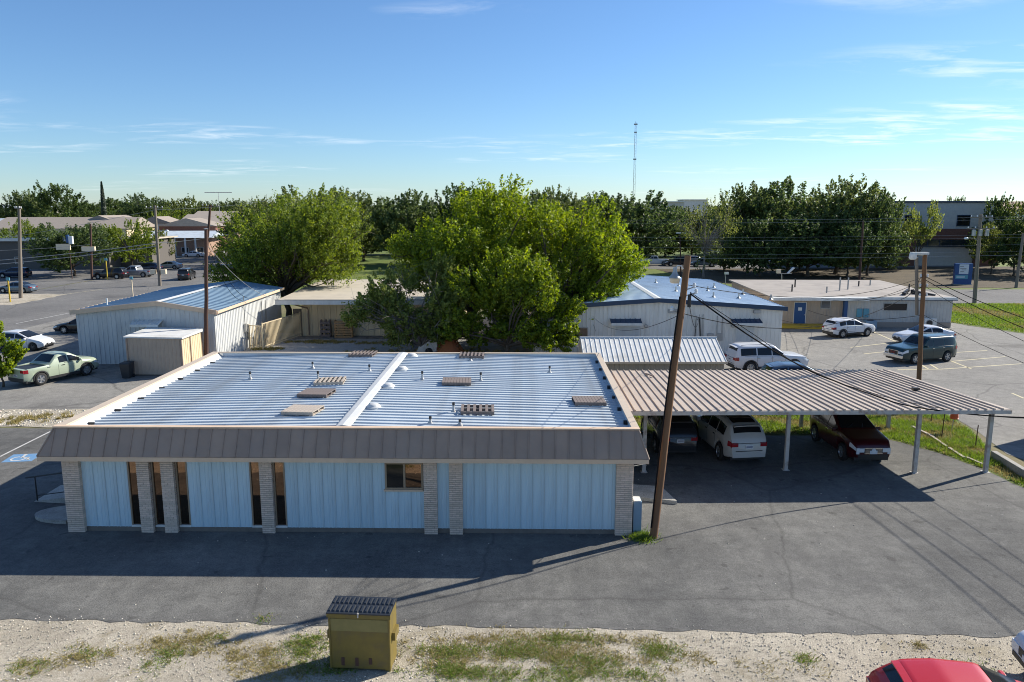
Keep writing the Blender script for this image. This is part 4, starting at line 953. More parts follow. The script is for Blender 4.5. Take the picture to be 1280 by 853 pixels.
        for f in ((.485,.30) if kind_ not in ('pickup',) else (.56,.42)):
            hx_ = (f-.5)*Lc; MB().cbox((hx_, sg*(hw(f)*.995+.015), belt(f)-.10), (.2,.03,.035)).build('door_handle','chrome' if detail>1 else 'paint_'+paint_,t)
    MB().box(Lc/2-.04,-wf*.50,zf-.30,Lc/2+.01,wf*.50,zf-.10).build('grille','plastic_black',t)
    MB().box(Lc/2-.05,-wf*.85,sill+.10,Lc/2+.015,wf*.85,sill+.22).build('lower_intake','plastic_black',t)
    pf = MB().box(Lc/2-.01,-.16,sill+.24,Lc/2+.03,.16,sill+.38).build('licence_plate','plate_white',t)
    pz = zr_-.30 if not bed else .62
    pr_ = MB().box(-Lc/2-.025,-.16,pz,-Lc/2+.01,.16,pz+.15).build('licence_plate','plate_white',t)
    for i in range(6): MB().cbox((-Lc/2-.028,-.11+i*.044,pz+.07),(.004,.026,.07)).build('plate_character','plate_ink',pr_)
    MB().box(-Lc/2-.02,-wr2*.92,sill+.06,-Lc/2+.05,wr2*.92,sill+.24).build('rear_bumper_trim','plastic_black' if cladding or bed else 'paint_'+paint_,t)
    if front == 'chrome':
        g_ = MB()
        for i in range(5): g_.box(Lc/2+.005,-wf*.48,zf-.28+i*.04,Lc/2+.022,wf*.48,zf-.265+i*.04)
        g_.box(Lc/2,-wf*.52,zf-.32,Lc/2+.025,wf*.52,zf-.295).box(Lc/2,-wf*.52,zf-.11,Lc/2+.025,wf*.52,zf-.085)
        g_.build('grille_bars','chrome',t)
        MB().lathe([(0,0),(.09,0),(.09,.02),(0,.02)],14,(Lc/2+.02,0,zf-.19),'x').build('emblem','sign_white',t)
        for sg in (1,-1):
            y0, y1 = sorted((sg*wf*.80, sg*wf*.97)); MB().box(Lc/2-.05,y0,zf-.33,Lc/2+.015,y1,zf-.09).build('lamp_cluster','lamp_clear',t)
    if front == 'bumper':
        o = MB().box(Lc/2-.06,-wf*1.02,sill+.12,Lc/2+.08,wf*1.02,sill+.36).build('front_bumper','chrome',t); bevelled(o,.03)
        MB().box(Lc/2,-wf*.55,zf-.36,Lc/2+.02,wf*.55,zf-.05).build('grille_frame','chrome',t)
        MB().box(Lc/2+.01,-wf*.50,zf-.33,Lc/2+.026,wf*.50,zf-.08).build('grille_insert','plastic_black',t)
        cu = bpy.data.curves.new('grille_letters','FONT'); cu.body = 'GMC'; cu.size = .21; cu.align_x = 'CENTER'; cu.extrude = .008
        tmp_ = bpy.data.objects.new('tmp_letters', cu); C.objects.link(tmp_); dg_ = bpy.context.evaluated_depsgraph_get(); lm_ = bpy.data.meshes.new_from_object(tmp_.evaluated_get(dg_)); bpy.data.objects.remove(tmp_); lm_.materials.clear(); lm_.materials.append(M['lamp_red']); o = inst('grille_letters', lm_, t); o.location = (Lc/2+.034,0,zf-.28); o.rotation_euler = (R(90),0,R(90))
    if kind_ in ('crossover','suv','wagon','hatch'):
        sp = [top_pt(rr-.004, v, .012) for v in lin(-.95,.95,8)]; sp2 = [(p[0]-.16, p[1]*.97, p[2]-.015) for p in sp]
        MB().add(sp+sp2+[(p[0],p[1],p[2]-.03) for p in sp+sp2], [(i,i+1,i+10,i+9) for i in range(8)]+[(18+i,27+i,28+i,19+i) for i in range(8)]+[(9+i,10+i,28+i,27+i) for i in range(8)]).build('spoiler','paint_'+paint_,t)
        MB().box(-Lc/2-.014,-wr2*.90,pz+.20,-Lc/2+.02,wr2*.90,pz+.225).build('tailgate_strip','chrome',t)
        MB().box(-Lc/2-.016,-wr2*.75,sill+.30,-Lc/2+.02,wr2*.75,sill+.325).build('bumper_seam','plastic_black',t)
    if cladding:
        for xw in (xr, xf):
            for sg in (1,-1):
                pts = []; mb = MB()
                for a in range(0,181,12):
                    ca, sa = math.cos(R(a)), math.sin(R(a)); r0, r1 = wr+.055, wr+.12; ww = hw((xw/Lc)+.5)
                    pts += [(xw+r0*ca, sg*(ww+.012), wr*.98+r0*sa), (xw+r1*ca, sg*(ww+.010), wr*.98+r1*sa), (xw+r1*ca, sg*(ww-.06), wr*.98+r1*sa)]
                k = len(pts)//3
                mb.add(pts,[(i*3,i*3+1,i*3+4,i*3+3) for i in range(k-1)]+[(i*3+1,i*3+2,i*3+5,i*3+4) for i in range(k-1)]); mb.build('wheel_arch_trim','plastic_black',t)
        for sg in (1,-1):
            x0, x1 = xr+wr+.1, xf-wr-.1; ww = hw(.5)
            MB().box(x0,sg*(ww-.06) if sg>0 else -(ww+.008),sill-.02,x1,(ww+.008) if sg>0 else -(ww-.06),sill+.13).build('sill_trim','plastic_black',t)
    if glass_roof: patch(lambda u, v: top_pt(u, v*.80, .010), lin(rr+.03, rf-.03, 6), lin(-1,1,6), 'glass_roof', gl, t)
    if detail > 1:
        for sg in (1,-1):
            for f in {'crossover':(.69,.47,.285),'suv':(.665,.485,.285),'wagon':(.655,.478,.278),'sedan':(.69,.47,.28),'hatch':(.70,.465,.25),'compact_pickup':(.735,.557,.42),'pickup':(.67,.54,.39)}[kind_]:
                X, P = section(f); MB().tube([(X, sg*(p[0]+.001), p[1]) for p in P[1:6]], .007, 4).build('door_seam','plastic_black',t)
            MB().tube([(section(u)[0], sg*(section(u)[1][5][0]+.006), section(u)[1][5][1]+.012) for u in lin(rr+.06, cow-.05, 10)], .010, 4).build('belt_trim','galv_metal' if kind_ in ('suv','crossover') else 'plastic_black',t)
        X, P = section(.93); X2, P2 = section(cow-.0)
        for yy in (-.3,.3):
            a, b = top_pt(cow-.004, yy-.35 if yy<0 else yy-.1, .022), top_pt(cow-.055, yy+.1, .026); MB().tube([a, b], .009, 4).build('wiper','plastic_black',t)
    if rails:
        for sg in (1,-1):
            pts = [top_pt(u, sg*.93, .05) for u in lin(rr+.03, rf-.02, 6)]
            MB().tube(pts,.018,6).build('roof_rail','galv_metal' if paint_ != 'black' else 'plastic_black',t)
    return t
def two_wheels(a, b, facing, w=1.85):
    """ground pixels of the two near-side wheels -> centre and heading"""
    p = Vector(G(*a)); q = Vector(G(*b)); mid = (p+q)/2; d = (q-p).normalized(); n = Vector((-d.y,d.x))
    if n.dot(mid) < 0: n = -n
    c = mid + n*(w/2-.1); return c.x, c.y, math.degrees(math.atan2(d.y,d.x))

# carport
car('crossover','near black car parked rear out under carport beside the leaning pole','charcoal',7.35,34.6,92,zs_=1.06,front='plain')
car('crossover','pearl white crossover parked rear out in the middle of the carport','pearl',9.85,33.7,97,scale=1.05,zs_=1.08,glass_roof=True,rails=False)
car('crossover','dark maroon crossover parked nose out under the carport with chrome grille','maroon',15.35,33.5,-88,scale=1.0,zs_=1.10,glass_roof=True,front='chrome')
# upper lot
x,y,h = two_wheels((1054,423),(1083.7,421),1); car('crossover','white crossover parked in the lot before the grey office','white',x,y,h,cladding=True,scale=.95)
x,y,h = two_wheels((1181,452.4),(1142,455.6),1); car('wagon','dark teal sport utility with red grille letters parked behind the carport','teal',x,y,h,front='bumper',rails=True)
car('sedan','white car parked beyond the teal sport utility','white',33.9,61.7,186,rim='rim_dark')
car('suv','white sport utility with roof bars backed against white metal wall','white',17.4,51.0,8,scale=1.05,rails=True,cladding=True)
car('crossover','dark grey-blue car half hidden behind the carport roof','steel',17.6,45.4,2)
# left court
x,y,h = two_wheels((51,482.3),(110,469),1); car('compact_pickup','sage green pickup truck with dark bed cover parked by white building','sage',x,y,h-2,rim='rim_metal',cladding=True,scale=1.03)
car('hatch','white hatchback parked behind the green pickup truck','white',-38.4,58.9,-4,rim='rim_dark')
car('sedan','black sedan parked nose away beside white metal building corner','black',-38.2,67.0,180,rim='rim_metal')
# street and far lots
def far(kind_, label, p_, px, py, head, **k):
    X, Y = G(px, py); car(kind_, label, p_, X, Y+.9, head, detail=1, **k)
far('suv','black sport utility parked broadside beside the roadside tree','black',134,349.5,180)
far('pickup','silver pickup truck parked just behind the black sport utility','silver',166,347,175)
far('crossover','dark blue crossover parked behind the silver pickup truck','navy',181,341,178)
far('sedan','silver sedan crossing in front of the white porch house','silver',208,337,183)
far('suv','black sport utility driving away on the street near the crossarm pole','charcoal',231,350,100)
far('sedan','white sedan parked before the porch house','white',240,322,180)
far('pickup','white pickup truck parked behind the white sedan by brick block','white',264,319,182)
far('sedan','dark sedan near the tall dark pole on the street','charcoal',276,342,175)
far('crossover','dark car parked beyond the street at the pole on the gravel shoulder','navy',14,348,182)
far('sedan','grey car on the street edge beside the gravel shoulder','steel',16,367,178)
far('pickup','white pickup truck parked under the oaks beyond the blue trim building','white',818,332,178)
far('suv','dark sport utility parked next to the white pickup under the oaks','charcoal',848,333,180)
far('crossover','silver crossover among cars parked under the oaks','silver',862,331,180)
far('suv','blue-grey car parked behind the pale trunk of the thin tree','steel',880,334,178)
far('pickup','dark pickup truck parked in deep shade under the big oaks','charcoal',967,333,260)
# foreground corner
car('hatch','bright red car with sloping roof at the gravel edge','red',9.75,14.2,-8,rim='rim_dark',scale=1.0,name='red_car')
car('crossover','white car standing on the gravel beside the red car','white',14.25,15.65,170,rim='rim_dark')
# ============================================================ POLES
def pole(label, base, topp, r0, r1, mat, name='utility_pole', group=None):
    b = Vector(base); t = thing(name, label, 'pole', b, 0, group)
    d = Vector(topp)-b; n=8
    rr = random.Random(int(b.x*10))
    pts=[d*(i/n)+Vector((rr.uniform(-.015,.015),rr.uniform(-.015,.015),0))*(0<i<n) for i in range(n+1)]
    MB().tube(pts,[r0+(r1-r0)*i/n for i in range(n+1)],14).build('pole',mat,t,True,50)
    return t, d
def yard_lamp(t, p, side=-1, w=.28):
    """open-bottom yard lamp on a short bent arm"""
    p=Vector(p)
    MB().tube([p,p+Vector((side*.08,-.05,.10)),p+Vector((side*.20,-.08,.11)),p+Vector((side*.27,-.08,.02))],.02,8).build('lamp_arm','white_metal',t)
    c=p+Vector((side*.28,-.08,-.08))
    h=MB().lathe([(0,.14),(.06,.13),(.07,0),(.12,-.11),(.19,-.18),(.20,-.21),(.18,-.20)],16,c).build('lamp_head','galv_metal',t,True,60)
    MB().lathe([(.165,-.195),(.16,-.34),(.12,-.38),(0,-.39)],16,c).build('lamp_lens','glass_lamp',h,True)
def insulator(t,p,r=.06,h=.16): MB().lathe([(r*.6,0),(r,.03),(r*.7,.07),(r,.1),(r*.5,h),(0,h)],8,p).build('insulator','sign_white',t)

P1B=(4.78,24.15,0); P1T=(5.75,24.95,9.45)
p1,d1=pole('leaning brown utility pole with hanging yard lamp at the building corner',P1B,P1T,.135,.105,'pole_wood')
yard_lamp(p1, d1*.955+Vector((-.12,-.08,0)), -1)
for f,s in ((.88,.2),(.80,-.2),(.86,.25)): o=MB().tube([d1*f,d1*f+Vector((s*1.6,-.1,.12))],.02,6).build('bracket','galv_metal',p1); insulator(p1,d1*f+Vector((s*1.6,-.1,.1)))
MB().tube([d1*.86+Vector((-.12,-.1,0)),d1*.6+Vector((-.16,-.12,0)),d1*.3+Vector((-.17,-.12,0)),d1*.04+Vector((-.14,-.1,0))],.028,6).build('riser_cable','cable',p1)
MB().lathe([(.06,0),(.06,.4),(0,.4)],8,d1*.845+Vector((.2,-.12,-.2))).build('splice_case','plastic_black',p1)
P2B=(*G(1147,514),0); P2T=(P2B[0]-.40,P2B[1],8.55)
p2,d2=pole('brown utility pole with broad yard lamp rising behind the carport',P2B,P2T,.13,.11,'pole_wood')
MB().tube([d2*.995,d2*.995+Vector((-.5,-.1,.05))],.03,8).build('lamp_arm','white_metal',p2)
MB().box(d2.x-.75,d2.y-.2,d2.z-.0,d2.x+.12,d2.y+.1,d2.z+.12).build('lamp_housing','white_metal',p2); MB().lathe([(.18,.06),(.2,-.18),(.13,-.27),(0,-.27)],12,d2+Vector((-.68,-.1,0))).build('lamp_lens','lamp_clear',p2,True)
for f in (.86,.80,.74): insulator(p2,d2*f+Vector((.16,-.05,0)),.06); insulator(p2,d2*f+Vector((-.2,-.05,0)),.06)
MB().tube([d2*.99+Vector((-.38,.1,-.1)),d2*.62+Vector((-.2,.16,0))],.09,8).build('stub_pole','pole_grey',p2)
def far_pole(label, px, py, ptop, mat, r=.16, arms=(), lamp=None, boxes=0, Ybase=None, lean=0):
    X,Y=G(px,py); T=GY(*ptop,Y); t,d=pole(label,(X,Y,0),(T[0],Y,T[2]),r*1.15,r*.85,mat)
    for f,w in arms:
        MB().box(d.x*f-w/2,-.08-r,d.z*f-.06,d.x*f+w/2,.04-r,d.z*f+.06).build('crossarm',mat,t)
        for k in (-.46,-.2,.2,.46): insulator(t,(d.x*f+k*w,-.02-r,d.z*f+.06),.07,.2)
    if lamp:
        f,s=lamp; p=d*f
        MB().tube([p,p+Vector((s*.6,0,.35)),p+Vector((s*1.3,0,.4))],.045,6).build('lamp_arm','galv_metal',t); MB().lathe([(0,.12),(.16,.08),(.24,-.08),(.16,-.14),(0,-.16)],10,p+Vector((s*1.5,0,.36))).build('lamp_head','sign_white',t,True)
    for k in range(boxes): MB().lathe([(0,0),(.26,0),(.26,.8),(.2,.88),(0,.9)],12,d*.72+Vector((-.5+.5*k,-.35,0))).build('transformer','galv_metal',t,True,50)
    return t,d,Vector((X,Y,0))
p3,d3,b3=far_pole('grey utility pole with transformer bank on the grass triangle',1218,379,(1226,268),'pole_grey',.2,((.965,2.6),(.84,3.2)),(.70,-1),0)
for k in range(3): MB().lathe([(0,0),(.22,0),(.22,.7),(0,.75)],10,d3*.76+Vector((-.9+.75*k,-.4,.0))).build('transformer','galv_metal',p3,True,50)
p4,d4,b4=far_pole('thin grey pole across the road beside the tree bank',1270,360,(1279,292),'pole_grey',.18,(),None)
p5,d5,b5=far_pole('thin dark pole standing before the big oaks behind office',1074,353,(1079,276),'pole_dark',.16)
p6,d6,_=far_pole('slim dark red pole beside the tan shed',258,458,(257.5,287),'pole_dark',.13)
MB().lathe([(.13,0),(.16,.05),(0,.1)],10,d6).build('pole_cap','galv_metal',p6)
p7,d7,b7=far_pole('tall dark pole with crossarm behind the blue-grey roof',256,346,(263,256),'pole_dark',.2,((.98,2.4),))
p8,d8,b8=far_pole('grey street pole with crossarm, arm lamp and signal boxes',200,357.5,(193.5,257),'pole_grey',.2,((.97,2.4),),(.66,1))
for s in (-1,1): MB().box(.15*0+s*.75-.35,-.35,1.7,s*.75+.35,.1,2.35).build('signal_box','glass_lamp',p8)
p9,d9,b9=far_pole('dark pole before the roadside tree with yellow traffic signal',115,350,(113,280),'pole_dark',.16)
MB().box(-1.0,-.3,4.4,1.0,.1,5.1).build('signal_box','glass_lamp',p9)
p10,d10,b10=far_pole('brown utility pole on the gravel shoulder',26,373,(24,258),'pole_grey',.2,((.975,.8),))
p11,d11,_=far_pole('thin lamp post with flat white head between oaks',851,345,(850,292),'pole_dark',.1); MB().box(-1.0,-.2,d11.z-.02,.5,.2,d11.z+.14).build('lamp_head','sign_white',p11)
p12,d12,b12=far_pole('short light mast with two floodlights behind blue trim building',978,376,(977,342),'galv_metal',.06)
MB().box(-.9,-.05,d12.z-.03,.9,.05,d12.z+.03).build('crossarm','galv_metal',p12)
o=MB().box(-.95,-.2,d12.z+.05,-.45,.1,d12.z+.5).build('floodlight','glass_lamp',p12); o=MB().hexa([(.3,-.2,d12.z),(.5,-.2,d12.z),(.5,.1,d12.z),(.3,.1,d12.z)],[(1.0,-.2,d12.z+.75),(1.2,-.2,d12.z+.65),(1.2,.1,d12.z+.65),(1.0,.1,d12.z+.75)]).build('floodlight','sign_white',p12)
p13,d13,_=far_pole('short post light behind the blue roof edge',907,360,(906.5,343),'galv_metal',.05); MB().box(-.25,-.15,d13.z-.02,.3,.15,d13.z+.3).build('lamp_head','lamp_clear',p13)
# street bollards / sign posts on the left
for px,py,h,m_,lab in ((166,371,2.2,'glass_lamp','short yellow post with teal cap at the street corner'),(134.5,350,3.0,'yellow_curb','slim yellow sign post beside black sport utility'),(13,378,2.6,'yellow_curb','thin yellow post on the gravel shoulder')):
    X,Y=G(px,py); t=thing('sign_post',lab,'post',(X,Y,0)); MB().tube([(0,0,0),(0,0,h)],.09,8).build('post',m_,t); MB().box(-.2,-.05,h-.05,.2,.05,h+.3).build('cap','sign_teal',t)
X,Y=G(58,371)  # blue and white hanging sign near the tree on the left
X,Y=at(89,119),119.0
hs=thing('street_sign','white and blue lamp sign on tall thin post by the roadside tree','sign',(X,Y,0)); MB().tube([(0,0,0),(0,0,6.3)],.06,8).build('post','pole_dark',hs); MB().box(-2.0,-.1,4.5,.2,.1,5.4).build('sign_panel','glass_lamp',hs); o=MB().box(.1,-.2,5.4,.7,.2,6.6).build('lamp_box','sign_white',hs); MB().box(-.25,-.22,5.6,.1,.18,6.8).build('lamp_side','blue_metal',hs)
# radio mast far away
X=at(791,300); mast=thing('radio_mast','slender lattice radio mast rising above the oaks','mast',(X,300,0)); Hm=43.
legs=[(.55,0),(-.3,.5),(-.3,-.5)]
for lx,ly in legs: MB().tube([(lx,ly,0),(lx*.7,ly*.7,Hm)],.04,5).build('mast_leg','galv_metal',mast)
br=MB()
for i in range(28):
    z=14+i*1.05; k=i%3; a=legs[k]; b=legs[(k+1)%3]; s=1-.3*z/Hm
    br.tube([(a[0]*s,a[1]*s,z),(b[0]*s,b[1]*s,z+1.05)],.02,4); br.tube([(b[0]*s,b[1]*s,z),(legs[(k+2)%3][0]*s,legs[(k+2)%3][1]*s,z+1.05)],.02,4)
br.build('lattice_brace','galv_metal',mast)
for z,w in ((Hm-1,.7),(Hm-4,.5),(Hm-14,.6)): MB().box(-w,-.1,z,w,.1,z+.5).build('antenna_panel','galv_metal',mast)
X=at(266,198); tv=thing('tv_antenna','wide horizontal antenna on thin mast above brick blocks','antenna',(X,204,0)); MB().tube([(0,0,8),(0,0,14.9)],.06,5).build('mast','galv_metal',tv); MB().box(-3.6,-.05,14.8,3.6,.05,14.95).build('boom','galv_metal',tv)
for i in range(9): MB().box(-3.4+i*.83,-.9,14.95,-3.34+i*.83,.9,15.0).build('element','galv_metal',tv)

# ============================================================ WIRES
def wire(label, a, b, sag, r=.014, mat='cable', group=None):
    a=Vector(a); b=Vector(b); n=20; pts=[]
    for i in range(n+1):
        t=i/n; p=a.lerp(b,t); p.z-=4*sag*t*(1-t); pts.append(p)
    o=MB().tube(pts,r,5).build('overhead_wire',mat); tag(o,label,'wire',group); return o
def wire_pts(label, pts, r=.014, mat='cable'):
    pts=[Vector(p) for p in pts]; n=len(pts); out_=[]
    for i in range(n-1):
        p0,p1_,p2_,p3_=pts[max(i-1,0)],pts[i],pts[i+1],pts[min(i+2,n-1)]
        for k in range(10):
            t=k/10; out_.append(.5*((2*p1_)+(p2_-p0)*t+(2*p0-5*p1_+4*p2_-p3_)*t*t+(3*p1_-p0-3*p2_+p3_)*t**3))
    out_.append(pts[-1]); o=MB().tube(out_,r,6).build('overhead_wire',mat); tag(o,label,'wire'); return o
def on1(f,dx=0): return Vector(P1B)+d1*f+Vector((dx,-.1,0))
def on2(f,dx=0): return Vector(P2B)+d2*f+Vector((dx,-.05,0))
big_pts=[on1(.87,.2),GY(940,422,25.6),GY(1010,462,27.2),GY(1080,490,28.5),GY(1150,510,29.3),GY(1280,522,30.6),GY(1480,520,33.5)]
wire_pts('thick black cable sagging from the leaning pole across the carport roof',big_pts,.026)
wire_pts('thin wire twisted along the thick black cable over the carport',[Vector(p)+Vector((0,0,.10*math.sin(i*2.1)+.05)) for i,p in enumerate(big_pts)],.012)
wire('wire from the leaning pole to the pole behind the carport',on1(.80,.1),on2(.80,-.1),1.2,.014)
wire('upper wire from the leaning pole to the pole behind the carport',on1(.90,.1),on2(.86,-.1),.7,.012)
wire('service wire from leaning pole to the blue trim building wall',on1(.84,.2),(14.2,57.0,3.0),.9,.013)
wire('service wire from leaning pole back to the office building eave',on1(.80,0),(6.1,57.0,2.9),.8,.010)
g1='wires running right from the pole behind the carport'
for i,(f,px,py) in enumerate([(.86,1310,428),(.84,1310,414),(.80,1310,402),(.62,1300,470)]):
    wire('black wire running from the carport pole out over the right hand lot',on2(f,.1),(21.0+.25*i,6,7.2-.35*i),(1.3,1.6,1.9,1.5)[i],.018 if i<2 else .012,group=g1)
for i,(f,x,y) in enumerate([(.88,36,70.0),(.84,31,70.0),(.80,28.5,70.0),(.62,27.5,70.0)]):
    wire('black wire from the carport pole down to the grey office roof',on2(f,-.1),(x,y,2.75 if i<3 else 1.6),.5,.014,group='wires from carport pole to the office')
wire('thin wire crossing before the office wall to the blue trim building',on2(.5,0),(20.4,57,2.6),.3,.010)
for i,(ya,yb,r) in enumerate([(275,270,.022),(279,273,.022),(297,292,.016),(301,296,.016),(309,305,.013),(319,313,.016),(323,318,.030)]):
    wire('grey line strung across in front of the dark oaks',GY(690,ya,113),GY(1330,yb,113),.25,r*.65,'cable_grey','lines strung in front of the dark oaks')
for i,(a,b,r) in enumerate([((0,327),(196,304),.045),((0,332),(196,308),.045),((0,311),(112,306),.02),((0,305),(196,262),.02),((196,262),(330,252),.02),((196,304),(300,290),.03)]):
    A_=GY(a[0]-60 if a[0]==0 else a[0],a[1]+(3 if a[0]==0 else 0),104); B2=GY(b[0],b[1],108)
    wire('pale telephone cable strung between street poles on the left' if i not in (4,5) else 'cable strung from crossarm pole towards the near tree',A_,B2,.25,r,'cable_grey','telephone cables along the street')
for i,(pa,fa,e) in enumerate([(d6,.97,(-20.9,60,3.9)),(d6,.93,(-20.9,58.5,3.9)),(d6,.90,(-18.9,63.0,3.4))]):
    bx_,by_=G(258,458); wire('drooping black service wire from slim red pole to white building' if i<2 else 'pale service wire from slim red pole to the cream roof corner',Vector((bx_,by_,0))+pa*fa,e,1.0,.016,'cable' if i<2 else 'cable_grey','service wires on the slim red pole' if i<2 else None)

# ============================================================ BITS ON THE GRASS STRIP
X,Y=G(1189,541); bk=thing('bucket_on_stake','orange bucket upturned on a thin stake in the grass strip','bucket',(X,Y,0)); MB().tube([(0,0,0),(.08,0,1.05)],.018,6).build('stake','galv_metal',bk); MB().lathe([(.17,.72),(.19,.74),(.155,1.08),(0,1.10)],16,(.07,0,0)).build('bucket','orange_plastic',bk,True,50); MB().lathe([(.195,.72),(.2,.75),(.185,.76)],16,(.07,0,0)).build('rim','orange_plastic',bk)
for px,py,h in ((1177,548,1.35),(1219,560,1.1),(1164,527,.9),(1087,524,1.0)):
    X,Y=G(px,py); o=MB().tube([(0,0,0),(.03,0,h)],.022,6).build('metal_stake','pole_dark'); o.location=(X,Y,0); tag(o,'thin rusty stake standing in the grass strip','stake','stakes in the grass strip')
# wheelie bin by the tan shed
X,Y=G(157,474); wb_=thing('wheelie_bin','dark green wheeled bin beside the tan shed','bin',(X,Y+.3,0)); MB().hexa([(-.24,-.26,.06),(.24,-.26,.06),(.24,.26,.06),(-.24,.26,.06)],[(-.31,-.36,.98),(.31,-.36,.98),(.31,.36,.98),(-.31,.36,.98)]).build('body','lid_black',wb_); MB().hexa([(-.33,-.38,.98),(.33,-.38,.98),(.33,.4,.98),(-.33,.4,.98)],[(-.3,-.34,1.05),(.3,-.34,1.05),(.3,.4,1.07),(-.3,.4,1.07)]).build('lid','lid_black',wb_)
for s in (-1,1): MB().lathe([(0,0),(.12,0),(.12,.06),(0,.06)],14,(s*.27-.03,.26,.12),'x').build('wheel','rubber',wb_)

# ============================================================ DUMPSTER
DX,DY=-4.38,16.69
dp=thing('dumpster','olive yellow steel dumpster with black ribbed plastic lid on gravel','dumpster',(DX,DY,.0),R(-4))
w,dd=1.48,.66
body=MB().add([(0,0,.07),(w,0,.07),(w,dd,.07),(0,dd,.07),(-.01,-.0,1.50),(w+.01,-.0,1.50),(w+.01,dd+.05,1.50),(-.01,dd+.05,1.50)],[(3,2,1,0),(0,1,5,4),(1,2,6,5),(2,3,7,6),(3,0,4,7),(4,5,6,7)]).build('body','dumpster_olive',dp); bevelled(body,.012)
MB().box(-.03,-.035,1.40,w+.03,-.002,1.49).build('top_rim','dumpster_olive',dp)
MB().box(.05,-.008,1.05,w-.02,-.003,1.36).build('faded_panel','dumpster_patch',dp)
for x in (.28,.62,.95): MB().box(x,-.012,.15+(.05 if x>.9 else 0),x+.08,-.004,.36).build('rust_mark','pole_dark',dp)
for x in (0,w-.05): MB().box(x+.005,-.02,.07,x+.045,-.002,1.4).build('corner_post','dumpster_olive',dp)
for s in (-1,1): MB().box(-.09 if s<0 else w+.005,.15,.75,-.005 if s<0 else w+.09,.55,.95).build('fork_pocket','dumpster_olive',dp)
for s,x0,x1 in ((0,-.03,w/2-.005),(1,w/2+.005,w+.03)):
    lid=MB().hexa([(x0,-.06,1.505),(x1,-.06,1.505),(x1,dd+.06,1.525),(x0,dd+.06,1.525)],[(x0,-.06,1.535),(x1,-.06,1.535),(x1,dd+.06,1.555),(x0,dd+.06,1.555)]).build('lid','lid_black',dp)
    rb_=MB(); n=7
    for i in range(n):
        xx=x0+(x1-x0)*(i+.5)/n
        for (ya,yb) in ((.0,.30),(.36,.66)):
            za=1.535+.02*(ya+.06)/(dd+.12); zb_=1.535+.02*(yb+.06)/(dd+.12)
            rb_.hexa([(xx-.034,ya,za-.003),(xx+.034,ya,za-.003),(xx+.034,yb,zb_-.003),(xx-.034,yb,zb_-.003)],[(xx-.022,ya+.02,za+.03),(xx+.022,ya+.02,za+.03),(xx+.022,yb-.02,zb_+.025),(xx-.022,yb-.02,zb_+.025)])
    rb_.build('lid_ribs','lid_black',lid)
MB().cbox((w/2,-.07,1.50),(.03,.03,.12)).build('lid_latch','rusty_white',dp)
for x in (.08,w-.08):
    for y in (.1,dd-.1): MB().box(x-.06,y-.06,0,x+.06,y+.06,.07).build('foot','dumpster_olive',dp)
# red wheelbarrow-like mower and pile of brown leaves behind the roof edge
X,Y=G(562,445); lp=thing('leaf_pile','heap of rust brown leaves under the big tree','leaf heap',(X,Y,0))
rr=np.random.default_rng(5); mbp=MB()
for i in range(500):
    a=rr.uniform(0,6.28); q=rr.uniform(0,1)**.6; x_,y_=1.2*q*math.cos(a),.8*q*math.sin(a); z_=max(.03,1.5*(1-q*q)*rr.uniform(.75,1)); s=.09; u=Vector(rr.normal(size=3)).normalized(); v=u.orthogonal().normalized(); u*=s; v*=s
    p=Vector((x_,y_,z_)); mbp.poly([p+u,p+v,p-u,p-v])
mbp.lathe([(1.1,0),(.8,.6),(.4,1.2),(0,1.4)],12); mbp.build('leaves','leaf_brown',lp)
X,Y=G(552,443); ut=thing('garden_cart','red garden cart with grey tarp under the big tree','cart',(X-.6,Y,0)); MB().box(.35,-.3,.25,.55,.3,1.5).build('tailboard','paint_red',ut); MB().hexa([(-1.2,-.6,.3),(.35,-.6,.3),(.35,.6,.3),(-1.2,.6,.3)],[(-.9,-.5,1.1),(.3,-.5,1.45),(.3,.5,1.45),(-.9,.5,1.1)]).build('tarp','galv_metal',ut)
for s in (-1,1): MB().lathe([(0,0),(.3,0),(.3,.12),(0,.12)],16,(-.3,s*.62-.06,.3),'y').build('wheel','rubber',ut)

# unseen ribbed box added outside the frame to shade the right hand lot
sc=thing('shade_caster','rust brown ribbed box added out of view to shade the right hand lot','shade caster',(26.2,33.2,0))
corr_wall(sc,'wall',(0,0),(6,0),.12,2.55,'brick_tan',.3); corr_wall(sc,'wall',(6,0),(6,2.9),.12,2.55,'brick_tan',.3); corr_wall(sc,'wall',(6,2.9),(0,2.9),.12,2.55,'brick_tan',.3); corr_wall(sc,'wall',(0,2.9),(0,0),.12,2.55,'brick_tan',.3)
MB().box(-.03,-.03,2.55,6.03,2.93,2.62).build('roof','brick_tan',sc); MB().box(0,0,0,6,2.9,.12).build('skid','stucco_dark',sc)
